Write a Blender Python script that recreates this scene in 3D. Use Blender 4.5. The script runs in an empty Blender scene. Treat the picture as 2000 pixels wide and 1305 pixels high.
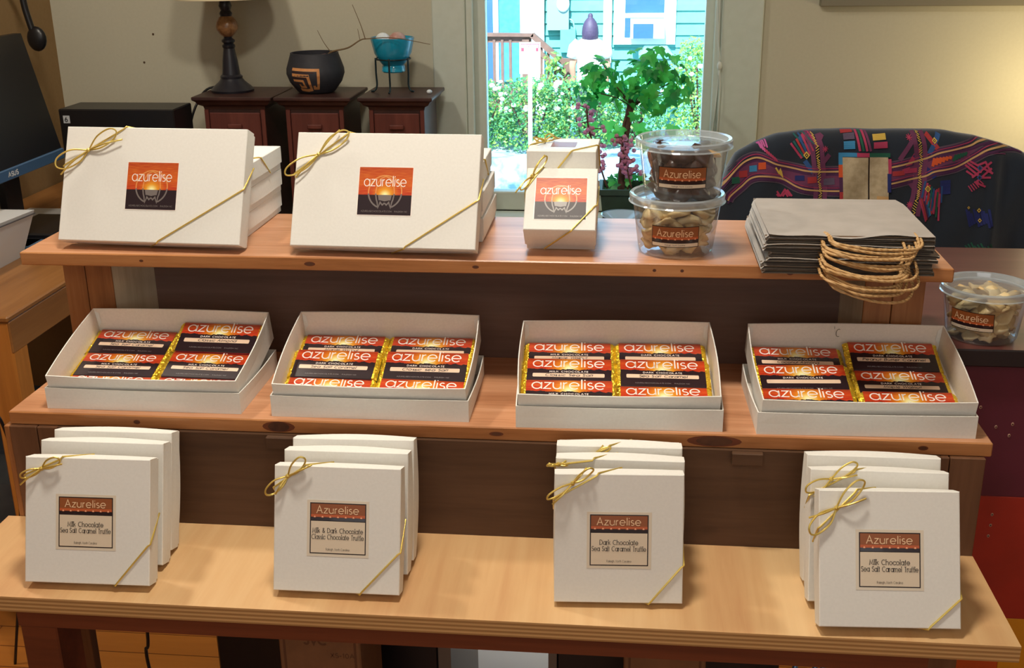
import bpy, math, random
from mathutils import Vector, Matrix
PI = math.pi
SC = bpy.context.scene
COL = SC.collection

# ------------------------------------------------------------------ camera, world, lights, exposure
CAM = Vector((0.81288, -1.39455, 1.45458))
YAW, PITCH, ROLL, FPX = 0.1046, 0.3454, -0.0111, 2206.9
cd = bpy.data.cameras.new('camera'); cam = bpy.data.objects.new('camera', cd); COL.objects.link(cam)
cd.sensor_width = 36.0; cd.lens = FPX / 2000.0 * 36.0; cd.clip_start = 0.02; cd.clip_end = 200
_f = Vector((-math.sin(YAW) * math.cos(PITCH), math.cos(YAW) * math.cos(PITCH), -math.sin(PITCH)))
_r = Vector((math.cos(YAW), math.sin(YAW), 0)); _u = _r.cross(_f)
_r2 = _r * math.cos(ROLL) + _u * math.sin(ROLL); _u2 = _u * math.cos(ROLL) - _r * math.sin(ROLL)
cam.matrix_world = Matrix(((_r2.x, _u2.x, -_f.x, CAM.x), (_r2.y, _u2.y, -_f.y, CAM.y), (_r2.z, _u2.z, -_f.z, CAM.z), (0, 0, 0, 1)))
SC.camera = cam

w = bpy.data.worlds.new('sky'); SC.world = w; w.use_nodes = True
nt = w.node_tree; bg = nt.nodes['Background']
sky = nt.nodes.new('ShaderNodeTexSky'); sky.sky_type = 'NISHITA'; sky.sun_disc = False
sky.sun_elevation = math.radians(52); sky.sun_rotation = math.radians(200)
nt.links.new(sky.outputs[0], bg.inputs[0]); bg.inputs[1].default_value = 0.5

def light(name, kind, loc, energy, color, size=0.3, size_y=None, aim=None, spread=None):
    d = bpy.data.lights.new(name, kind); d.energy = energy; d.color = color
    if kind == 'AREA':
        d.size = size
        if size_y: d.shape = 'RECTANGLE'; d.size_y = size_y
        else: d.shape = 'DISK'
        if spread: d.spread = spread
    elif kind == 'POINT': d.shadow_soft_size = size
    elif kind == 'SUN': d.angle = size
    o = bpy.data.objects.new(name, d); COL.objects.link(o); o.location = loc
    if aim is not None: o.rotation_euler = (Vector(aim) - Vector(loc)).to_track_quat('-Z', 'Y').to_euler()
    return o
light('daylight_sun', 'SUN', (0, -5, 10), 17.0, (1.0, 0.97, 0.9), size=0.02, aim=(1.5, 5, 0))
light('ceiling_lamp_light', 'AREA', (0.60, -0.25, 2.52), 21.5, (1.0, 0.91, 0.77), size=0.26, aim=(0.60, -0.25, 0))
light('ceiling_fill_light', 'AREA', (0.9, -1.9, 2.55), 14.0, (1.0, 0.84, 0.64), size=2.6, size_y=1.6, aim=(0.8, -1.2, 0))  # broad unseen fill added under the ceiling to lift the ambient light
light('front_fill_light', 'AREA', (0.9, -3.3, 1.6), 14.0, (0.92, 0.96, 1.0), size=2.4, size_y=1.4, aim=(0.8, 0, 1.0))  # added cool fill behind the camera; the front wall has no window
light('window_daylight', 'AREA', (0.71, 1.98, 1.35), 3.0, (0.62, 0.88, 1.0), size=0.60, size_y=1.2, aim=(0.74, 0.0, 0.9))
light('second_ceiling_lamp_light', 'AREA', (-0.35, 0.50, 2.52), 14.5, (1.0, 0.91, 0.77), size=0.16, aim=(-0.35, 0.50, 0))
light('corner_lamp_light', 'POINT', (1.98, 1.62, 1.02), 5.8, (1.0, 0.80, 0.45), size=0.07)

vs = SC.view_settings
SC.display_settings.display_device = 'sRGB'
vs.view_transform = 'Standard'; vs.look = 'None'; vs.exposure = 0.0; vs.gamma = 1.0; vs.use_curve_mapping = False

# ------------------------------------------------------------------ materials
def lin(c):
    return tuple(((v / 255.0) / 12.92 if v / 255.0 <= 0.04045 else ((v / 255.0 + 0.055) / 1.055) ** 2.4) for v in c) + (1.0,)
def setin(n, k, v):
    if k in n.inputs: n.inputs[k].default_value = v
def mat(name, c, rough=0.6, metal=0.0, spec=0.5, trans=0.0, sheen=0.0, coat=0.0, emit=None, estr=1.0):
    m = bpy.data.materials.new(name); m.use_nodes = True; b = m.node_tree.nodes['Principled BSDF']
    b.inputs['Base Color'].default_value = lin(c); b.inputs['Roughness'].default_value = rough; b.inputs['Metallic'].default_value = metal
    setin(b, 'Specular IOR Level', spec); setin(b, 'Coat Weight', coat); setin(b, 'Sheen Weight', sheen); setin(b, 'Transmission Weight', trans)
    if emit: b.inputs['Emission Color'].default_value = lin(emit); b.inputs['Emission Strength'].default_value = estr
    return m
def N(m, t, **kw):
    n = m.node_tree.nodes.new(t)
    for k, v in kw.items(): setattr(n, k, v)
    return n
def L(m, a, b): m.node_tree.links.new(a, b)
def ramp(m, fac, stops):
    r = N(m, 'ShaderNodeValToRGB'); e = r.color_ramp.elements
    while len(e) < len(stops): e.new(0.5)
    for i, (p, c) in enumerate(stops): e[i].position = p; e[i].color = lin(c) if max(c) > 1 else tuple(c) + (1,)
    L(m, fac, r.inputs[0]); return r.outputs[0]
def mapping(m, scale=(1, 1, 1), rot=(0, 0, 0), coord='Object'):
    tc = N(m, 'ShaderNodeTexCoord'); mp = N(m, 'ShaderNodeMapping'); mp.inputs['Scale'].default_value = scale; mp.inputs['Rotation'].default_value = rot
    L(m, tc.outputs[coord], mp.inputs[0]); return mp.outputs[0]
def noise(m, vec, scale, detail=4, rough=0.55, dist=0.0):
    n = N(m, 'ShaderNodeTexNoise'); n.inputs['Scale'].default_value = scale; n.inputs['Detail'].default_value = detail
    n.inputs['Roughness'].default_value = rough; n.inputs['Distortion'].default_value = dist
    L(m, vec, n.inputs['Vector']); return n.outputs['Fac']
def bump(m, h, s=0.2, d=0.002):
    b = N(m, 'ShaderNodeBump'); b.inputs['Strength'].default_value = s; b.inputs['Distance'].default_value = d
    L(m, h, b.inputs['Height']); L(m, b.outputs[0], m.node_tree.nodes['Principled BSDF'].inputs['Normal'])
def mixc(m, fac, a, b, mode='MIX'):
    x = N(m, 'ShaderNodeMix', data_type='RGBA', blend_type=mode)
    for s, v in ((x.inputs[0], fac), (x.inputs[6], a), (x.inputs[7], b)):
        if hasattr(v, 'default_value') or hasattr(v, 'links'): L(m, v, s)
        else: s.default_value = v
    return x.outputs[2]
def mth(m, op, a, b=None, c=None, clamp=False):
    x = N(m, 'ShaderNodeMath', operation=op); x.use_clamp = clamp
    for i, v in enumerate((a, b, c)):
        if v is None: continue
        if isinstance(v, (int, float)): x.inputs[i].default_value = v
        else: L(m, v, x.inputs[i])
    return x.outputs[0]
def base(m): return m.node_tree.nodes['Principled BSDF'].inputs['Base Color']

def wood(name, lo, mid, hi, axis='x', rough=0.38, grain=9.0, coat=0.0, knots=False, spec=0.5):
    m = mat(name, mid, rough, coat=coat, spec=spec)
    sc = {'x': (0.6, 9, 9), 'y': (9, 0.6, 9), 'z': (9, 9, 0.6)}[axis]
    v = mapping(m, sc)
    a = noise(m, v, grain * 0.35, 3, 0.5, 0.8); b = noise(m, v, grain * 3.0, 5, 0.6, 0.2)
    s = mth(m, 'ADD', mth(m, 'MULTIPLY', a, 0.65), mth(m, 'MULTIPLY', b, 0.35))
    c = ramp(m, s, [(0.32, lo), (0.5, mid), (0.68, hi)])
    if knots:
        k = N(m, 'ShaderNodeTexVoronoi'); k.inputs['Scale'].default_value = 3.2; L(m, mapping(m, (1, 2.2, 2.2)), k.inputs['Vector'])
        kf = mth(m, 'SUBTRACT', 1.0, mth(m, 'MULTIPLY', k.outputs['Distance'], 13.0, clamp=True), clamp=True)
        c = mixc(m, mth(m, 'MULTIPLY', kf, 0.75), c, lin(tuple(int(q * 0.35) for q in lo)))
    L(m, c, base(m)); bump(m, b, 0.08, 0.001); return m
def mottled(name, c1, c2, scale, rough=0.6, bs=0.1, **kw):
    m = mat(name, c1, rough, **kw); n = noise(m, mapping(m), scale, 5)
    L(m, ramp(m, n, [(0.35, c1), (0.65, c2)]), base(m)); 
    if bs: bump(m, n, bs, 0.002)
    return m

M = {}
M['pine'] = wood('oiled_pine', (148, 94, 54), (180, 121, 74), (200, 143, 94), 'x', 0.30, 8, knots=True)
M['pine_top'] = wood('sheen_toned_pine_top', (172, 116, 80), (200, 144, 106), (216, 164, 128), 'x', 0.34, 9)  # lighter than the edges: window sheen put into the shelf-top colour
M['pine_leg'] = wood('pine_upright', (128, 78, 42), (158, 102, 58), (176, 122, 76), 'z', 0.45, 8)
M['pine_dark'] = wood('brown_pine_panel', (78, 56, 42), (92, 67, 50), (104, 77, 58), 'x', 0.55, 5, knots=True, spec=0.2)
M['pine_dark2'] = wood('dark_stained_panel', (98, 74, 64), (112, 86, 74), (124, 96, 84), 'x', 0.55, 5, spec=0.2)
M['pine_lit'] = wood('window_lit_inner_board', (168, 150, 122), (190, 172, 145), (205, 190, 162), 'z', 0.6, 6)  # pale tone stands for window light falling on the inner boards
M['post_dark'] = wood('brown_pine_post', (92, 60, 40), (110, 74, 50), (122, 84, 58), 'z', 0.5, 6)
M['apron'] = wood('red_brown_apron', (92, 44, 24), (112, 56, 30), (126, 66, 38), 'x', 0.5, 6)
M['birch'] = wood('birch_plywood_face', (200, 150, 104), (216, 174, 124), (228, 192, 142), 'y', 0.42, 2.2)
m = mat('plywood_edge', (170, 130, 80), 0.6); tc = N(m, 'ShaderNodeTexCoord'); sp = N(m, 'ShaderNodeSeparateXYZ'); L(m, tc.outputs['Object'], sp.inputs[0])
zz = mth(m, 'FRACT', mth(m, 'MULTIPLY', sp.outputs[2], 190.0)); nz = noise(m, mapping(m, (3, 60, 60)), 6, 4)
L(m, mixc(m, mth(m, 'MULTIPLY', nz, 0.6), ramp(m, zz, [(0.0, (226, 186, 128)), (0.42, (216, 174, 116)), (0.5, (160, 118, 70)), (0.92, (170, 128, 78)), (1.0, (226, 186, 128))]), lin((180, 138, 84))), base(m)); M['ply_edge'] = m
M['desk_wood'] = wood('honey_desk_wood', (130, 84, 42), (150, 100, 52), (164, 114, 64), 'y', 0.4, 4)
M['desk_leg'] = wood('orange_desk_leg', (178, 112, 48), (198, 128, 56), (208, 142, 68), 'z', 0.4, 4)
M['floor'] = mat('oak_floor', (190, 120, 50), 0.28)
m = M['floor']; br = N(m, 'ShaderNodeTexBrick'); br.inputs['Scale'].default_value = 1.0; br.inputs['Brick Width'].default_value = 1.1; br.inputs['Row Height'].default_value = 0.07
br.inputs['Mortar Size'].default_value = 0.0012; br.inputs['Color1'].default_value = lin((196, 124, 52)); br.inputs['Color2'].default_value = lin((176, 106, 42)); br.inputs['Mortar'].default_value = lin((70, 36, 16))
L(m, mapping(m), br.inputs['Vector']); fn_ = noise(m, mapping(m, (1.2, 14, 14)), 5, 5)
L(m, mixc(m, mth(m, 'MULTIPLY', fn_, 0.55), br.outputs['Color'], lin((150, 84, 34))), base(m))
M['wall'] = mottled('cream_wall_paint', (192, 188, 168), (195, 191, 171), 120, 0.85, 0.05, spec=0.2)
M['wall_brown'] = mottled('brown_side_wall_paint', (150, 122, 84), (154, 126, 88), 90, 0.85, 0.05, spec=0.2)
M['ceiling'] = mat('white_ceiling_paint', (225, 220, 205), 0.9)
M['trim'] = mottled('off_white_trim_paint', (198, 206, 194), (202, 210, 199), 40, 0.45, 0.02)
M['card'] = mottled('white_carton', (232, 231, 226), (236, 235, 230), 300, 0.7, 0.02, spec=0.15)
M['card_in'] = mottled('carton_inside', (232, 222, 210), (238, 228, 216), 300, 0.65, 0.02)
M['gold'] = mat('gold_cord', (222, 196, 104), 0.3, 0.55)
m = M['gold']; wv = noise(m, mapping(m), 900, 2); bump(m, wv, 0.5, 0.0005)
M['foil'] = mat('gold_foil', (255, 222, 70), 0.2, 0.75)
m = M['foil']; wv = noise(m, mapping(m), 160, 3, 0.6, 0.6); bump(m, wv, 1.0, 0.003)
M['white_ink'] = mat('white_print', (250, 240, 232), 0.4)
M['cream_ink'] = mat('cream_print', (244, 206, 164), 0.4)
M['dark_ink'] = mat('brown_black_print', (36, 20, 16), 0.45)
M['pen'] = mat('black_pen', (34, 30, 34), 0.5)
M['grey_ink'] = mat('grey_print', (120, 112, 110), 0.4)
M['faint_ink'] = mat('faint_orange_print', (226, 150, 84), 0.4)
M['night'] = mat('dark_print', (42, 30, 36), 0.22, coat=0.3)
M['strip'] = mat('writing_strip', (236, 206, 180), 0.4)
M['sticker'] = mat('cream_sticker', (228, 212, 188), 0.4)
M['sticker_rim'] = mat('clear_sticker_edge', (228, 216, 196), 0.25)
M['umber'] = mat('umber_print', (150, 84, 42), 0.4)
M['glowdot'] = mat('peach_dot_print', (250, 190, 150), 0.4)
M['halo'] = mat('orange_halo_print', (196, 96, 50), 0.4)

def sunset(name, hor, mount=0.0, cy=None, dark=(44, 32, 38), aspect=1.0, rad=0.34, top=(176, 62, 34), side=(186, 44, 34), mid=(206, 92, 34), rough=0.22, coat=0.25):
    m = mat(name, (200, 90, 40), rough, coat=coat, spec=0.5 if coat else 0.3)
    uv = N(m, 'ShaderNodeTexCoord').outputs['UV']; sp = N(m, 'ShaderNodeSeparateXYZ'); L(m, uv, sp.inputs[0]); x, y = sp.outputs[0], sp.outputs[1]
    cy = hor if cy is None else cy
    dx = mth(m, 'MULTIPLY', mth(m, 'SUBTRACT', x, 0.5), aspect); dy = mth(m, 'SUBTRACT', y, cy)
    r = mth(m, 'SQRT', mth(m, 'ADD', mth(m, 'MULTIPLY', dx, dx), mth(m, 'MULTIPLY', dy, dy)))
    skyc = ramp(m, y, [(hor, side), (min(hor + 0.25, 0.95), mid), (1.0, top)])
    st = noise(m, mapping(m, (1.5, 18, 1), coord='UV'), 3.0, 3)
    skyc = mixc(m, mth(m, 'MULTIPLY', mth(m, 'SUBTRACT', st, 0.42, clamp=True), 1.6, clamp=True), skyc, lin((232, 140, 60)))
    g = ramp(m, mth(m, 'DIVIDE', r, rad), [(0.0, (1, 1, 1)), (0.12, (0.95, 0.95, 0.95)), (0.45, (0.55, 0.55, 0.55)), (1.0, (0, 0, 0))])
    glow = ramp(m, mth(m, 'DIVIDE', r, rad), [(0.0, (255, 255, 225)), (0.16, (255, 244, 160)), (0.4, (250, 190, 50)), (1.0, (235, 110, 30))])
    skyc = mixc(m, g, skyc, glow)
    if mount > 0:
        nn = N(m, 'ShaderNodeTexNoise', noise_dimensions='1D'); nn.inputs['Scale'].default_value = 1.0; nn.inputs['Detail'].default_value = 4
        L(m, mth(m, 'MULTIPLY', x, 9.0), nn.inputs['W'])
        h = mth(m, 'ADD', hor - mount * 0.5, mth(m, 'MULTIPLY', nn.outputs['Fac'], mount))
        below = mth(m, 'LESS_THAN', y, h)
    else: below = mth(m, 'LESS_THAN', y, hor)
    L(m, mixc(m, below, skyc, lin(dark)), base(m)); return m
M['sun_label'] = sunset('sunset_print_square', 0.42, aspect=1.05, rad=0.30, rough=0.42, coat=0.0)
M['sun_bar'] = sunset('sunset_print_bar', 0.60, mount=0.16, cy=0.64, aspect=2.0, rad=0.58, side=(186, 28, 28), mid=(204, 58, 30), top=(150, 34, 30))
M['plastic'] = None
def clear(name, tint=(0.95, 0.98, 1.0), gl=0.12, rough=0.06, body=0.0, bodyc=(210, 225, 235), fr=0.55):
    m = bpy.data.materials.new(name); m.use_nodes = True; t = m.node_tree; t.nodes.clear()
    o = t.nodes.new('ShaderNodeOutputMaterial'); tr = t.nodes.new('ShaderNodeBsdfTransparent'); g = t.nodes.new('ShaderNodeBsdfGlossy'); mx = t.nodes.new('ShaderNodeMixShader')
    tr.inputs[0].default_value = tint + (1,); g.inputs['Roughness'].default_value = rough
    lw = t.nodes.new('ShaderNodeLayerWeight'); lw.inputs[0].default_value = 0.35
    ad = t.nodes.new('ShaderNodeMath'); ad.operation = 'MULTIPLY_ADD'; ad.inputs[1].default_value = fr; ad.inputs[2].default_value = gl; ad.use_clamp = True
    t.links.new(lw.outputs['Facing'], ad.inputs[0]); t.links.new(ad.outputs[0], mx.inputs[0])
    t.links.new(tr.outputs[0], mx.inputs[1]); t.links.new(g.outputs[0], mx.inputs[2]); last = mx.outputs[0]
    if body > 0:
        df = t.nodes.new('ShaderNodeBsdfDiffuse'); df.inputs[0].default_value = lin(bodyc); m2 = t.nodes.new('ShaderNodeMixShader'); m2.inputs[0].default_value = body
        t.links.new(last, m2.inputs[1]); t.links.new(df.outputs[0], m2.inputs[2]); last = m2.outputs[0]
    t.links.new(last, o.inputs[0]); return m
M['plastic'] = clear('clear_plastic', gl=0.05, body=0.05)
M['plastic_rim'] = clear('clear_plastic_rim', gl=0.18, body=0.30)
M['glass'] = clear('window_glass', (0.86, 0.97, 1.0), gl=0.02, rough=0.02)
M['cellophane'] = clear('cellophane_window', (0.95, 0.97, 1.0), gl=0.012, rough=0.16, body=0.0, fr=0.03)
M['choc'] = mottled('dark_chocolate', (44, 26, 20), (64, 40, 30), 60, 0.35, 0.3)
M['nut'] = mottled('candied_fruit_slice', (206, 150, 66), (226, 176, 92), 80, 0.4, 0.3)
M['ginger'] = mottled('candied_ginger', (206, 172, 112), (226, 196, 142), 70, 0.45, 0.5)
M['ginger2'] = mottled('pale_candied_ginger', (226, 200, 146), (240, 218, 170), 70, 0.45, 0.5)
M['kraft'] = mottled('kraft_paper', (166, 158, 150), (176, 168, 160), 25, 0.7, 0.15)
M['kraft_dark'] = mottled('kraft_paper_inside', (120, 96, 70), (136, 108, 80), 40, 0.8, 0.1)
m = mottled('twisted_paper_cord', (188, 146, 92), (206, 168, 116), 90, 0.6, 0.2); M['twine'] = m
wvt = N(m, 'ShaderNodeTexWave', bands_direction='DIAGONAL'); wvt.inputs['Scale'].default_value = 90; L(m, mapping(m), wvt.inputs['Vector']); bump(m, wvt.outputs['Fac'], 0.6, 0.002)
M['black'] = mat('black_plastic', (20, 20, 24), 0.35)
M['screen'] = mat('dark_screen', (24, 24, 26), 0.3)
M['bezel'] = mat('blue_grey_bezel', (64, 96, 130), 0.3)
M['white_pl'] = mat('white_printer_plastic', (214, 214, 214), 0.45)
M['grey_line'] = mat('dark_seam', (60, 60, 64), 0.5)
M['paper'] = mat('white_paper', (205, 208, 212), 0.7)
M['cherry'] = wood('cherry_cabinet_front', (84, 42, 36), (98, 50, 42), (110, 60, 50), 'z', 0.4, 5)
M['cherry_dark'] = wood('dark_cabinet_wood', (52, 32, 30), (62, 38, 34), (72, 46, 42), 'y', 0.4, 5)
M['lampblack'] = mat('black_lamp_base', (34, 34, 42), 0.35)
M['amber'] = mottled('mottled_amber_ball', (120, 82, 50), (160, 118, 78), 90, 0.3, 0.1)
M['shade'] = mat('cream_lamp_shade', (228, 214, 180), 0.8)
M['potblack'] = mottled('matte_black_clay', (44, 46, 54), (50, 52, 60), 60, 0.6, 0.1)
M['potorange'] = mottled('orange_clay_inlay', (196, 134, 78), (210, 148, 92), 80, 0.6, 0.2)
M['potline'] = mat('dark_red_groove', (66, 30, 26), 0.6)
M['turq'] = mottled('turquoise_glaze', (26, 146, 182), (36, 160, 196), 20, 0.15, 0.0, coat=0.6)
M['iron'] = mat('dark_green_iron', (30, 48, 52), 0.4, 0.5)
M['ball_red'] = mottled('red_grey_ball', (170, 96, 84), (190, 160, 150), 30, 0.35, 0.0)
M['ball_white'] = mottled('pale_marbled_ball', (200, 214, 222), (236, 240, 242), 40, 0.3, 0.0)
M['potpourri'] = mottled('dried_petals', (110, 96, 88), (150, 60, 76), 70, 0.8, 0.4)
M['twig'] = mat('dry_twig', (112, 92, 64), 0.8)
def leafmat(name, c, tr=(70, 200, 70)):
    m = mat(name, c, 0.4); t = m.node_tree; b = t.nodes['Principled BSDF']; o = t.nodes['Material Output']
    tl = t.nodes.new('ShaderNodeBsdfTranslucent'); tl.inputs[0].default_value = lin(tr); mx = t.nodes.new('ShaderNodeMixShader'); mx.inputs[0].default_value = 0.45
    t.links.new(b.outputs[0], mx.inputs[1]); t.links.new(tl.outputs[0], mx.inputs[2]); t.links.new(mx.outputs[0], o.inputs[0]); return m
M['leaf'] = leafmat('ivy_leaf', (74, 176, 84), (120, 240, 110)); M['leaf2'] = leafmat('dark_ivy_leaf', (40, 120, 66), (70, 200, 100))
M['vein'] = mat('leaf_vein', (24, 96, 44), 0.5)
M['blossom'] = leafmat('pink_blossom', (216, 150, 180), (235, 170, 200)); M['bark'] = mottled('brown_stem', (70, 46, 42), (104, 70, 60), 80, 0.8, 0.4)
M['pot_green'] = mottled('dark_green_planter', (44, 66, 56), (50, 74, 62), 40, 0.6, 0.05)
M['moss'] = mottled('planter_moss', (40, 90, 50), (80, 140, 80), 200, 0.9, 0.8)
M['cordw'] = mat('white_blind_cord', (210, 214, 206), 0.6)
M['dish'] = mat('pale_blue_glass_dish', (170, 200, 225), 0.12, coat=0.5)
M['table'] = wood('mahogany_tabletop', (84, 46, 42), (100, 56, 52), (110, 66, 62), 'x', 0.35, 5)
M['table_edge'] = mat('black_table_edge', (34, 28, 32), 0.4)
def paint(name, c):
    m = mottled(name, c, tuple(min(255, int(v * 1.08)) for v in c), 14, 0.45, 0.12); return m
M['p_maroon'] = paint('maroon_paint', (90, 32, 50)); M['p_red'] = paint('red_paint', (156, 42, 30)); M['p_orange'] = paint('orange_paint', (186, 72, 22)); M['p_yellow'] = paint('ochre_yellow_paint', (204, 136, 26)); M['chip'] = mat('bare_wood_chip', (180, 140, 120), 0.8)
m = mat('black_woven_cloth', (18, 32, 48), 0.9, sheen=0.5); wv_ = noise(m, mapping(m), 700, 2); bump(m, wv_, 0.4, 0.001); M['cloth'] = m
for nme, c in (('t_purple', (112, 56, 92)), ('t_plum', (78, 38, 78)), ('t_tan', (206, 166, 112)), ('t_pink', (180, 60, 96)), ('t_red', (176, 56, 60)), ('t_blue', (44, 84, 140)), ('t_navy', (36, 46, 110)),
               ('t_teal', (30, 96, 96)), ('t_yellow', (218, 184, 84)), ('t_orange', (214, 88, 44)), ('t_grey', (96, 84, 108)), ('t_magenta', (196, 96, 160)), ('t_green', (30, 92, 72)), ('t_mauve', (92, 76, 92)), ('t_sky', (60, 140, 190))):
    mm = mat('embroidery_' + nme[2:], c, 0.85); nn = noise(mm, mapping(mm), 600, 2); bump(mm, nn, 0.5, 0.001); M[nme] = mm
m = mottled('beige_brocade', (176, 158, 126), (198, 182, 150), 75, 0.6, 0.2); M['brocade'] = m
M['chairframe'] = mat('grey_metal_frame', (140, 140, 140), 0.3, 0.8)
M['carton'] = mottled('brown_carton', (126, 88, 56), (136, 96, 62), 30, 0.8, 0.05); M['carton_ink'] = mat('brown_carton_print', (104, 68, 42), 0.8)
M['alu'] = mat('grey_metal_edge', (120, 118, 112), 0.4, 0.6)
M['bluewire'] = mat('blue_grey_tube', (120, 160, 200), 0.25, 0.6)
# outdoors
M['siding'] = mottled('teal_siding', (84, 164, 156), (90, 172, 164), 8, 0.7, 0.0); M['o_white'] = mat('white_house_trim', (235, 240, 240), 0.6)
M['o_glass'] = mat('blue_house_window', (54, 92, 150), 0.2); M['o_door'] = mottled('blue_curtain', (50, 120, 190), (66, 136, 204), 14, 0.6, 0.0)
M['deck'] = mottled('weathered_deck_wood', (104, 74, 66), (116, 84, 74), 10, 0.7, 0.0); M['o_grey'] = mat('grey_meter_box', (120, 160, 160), 0.5)
M['o_ground'] = mottled('dappled_shade_concrete', (62, 100, 136), (186, 204, 212), 4.5, 0.8, 0.0)  # dark blue mottling paints dappled shadows into the concrete
M['hedge'] = leafmat('hedge_leaf', (84, 140, 96), (110, 180, 110)); M['hedge2'] = leafmat('yellow_green_leaf', (140, 176, 90), (180, 210, 110)); M['o_flower'] = mat('white_flower', (245, 245, 240), 0.7)
M['sign'] = mat('white_sign_face', (245, 245, 245), 0.4); M['sign_red'] = mat('red_sign_print', (214, 60, 80), 0.5)
M['hair'] = mottled('dark_violet_hair', (58, 44, 70), (70, 54, 84), 60, 0.6, 0.3); M['shirt'] = mat('white_shirt', (240, 240, 240), 0.8); M['skin'] = mat('skin', (190, 140, 116), 0.6); M['trousers'] = mat('dark_trousers', (50, 56, 70), 0.8)
M['bin_g'] = mat('grey_green_bin', (90, 140, 140), 0.5); M['frame_grey'] = mat('grey_picture_frame', (128, 122, 104), 0.5)
M['bag_grey'] = mottled('blue_grey_canvas', (92, 104, 110), (70, 80, 88), 12, 0.8, 0.1); M['knot'] = mottled('dark_wood_knot', (70, 38, 22), (92, 54, 32), 60, 0.5, 0.0)
M['nail'] = mat('nail_hole', (90, 70, 50), 0.8); M['yellow_plug'] = mat('yellow_cable_plug', (190, 160, 60), 0.4); M['tag'] = mat('white_tag', (190, 195, 200), 0.6)

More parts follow.
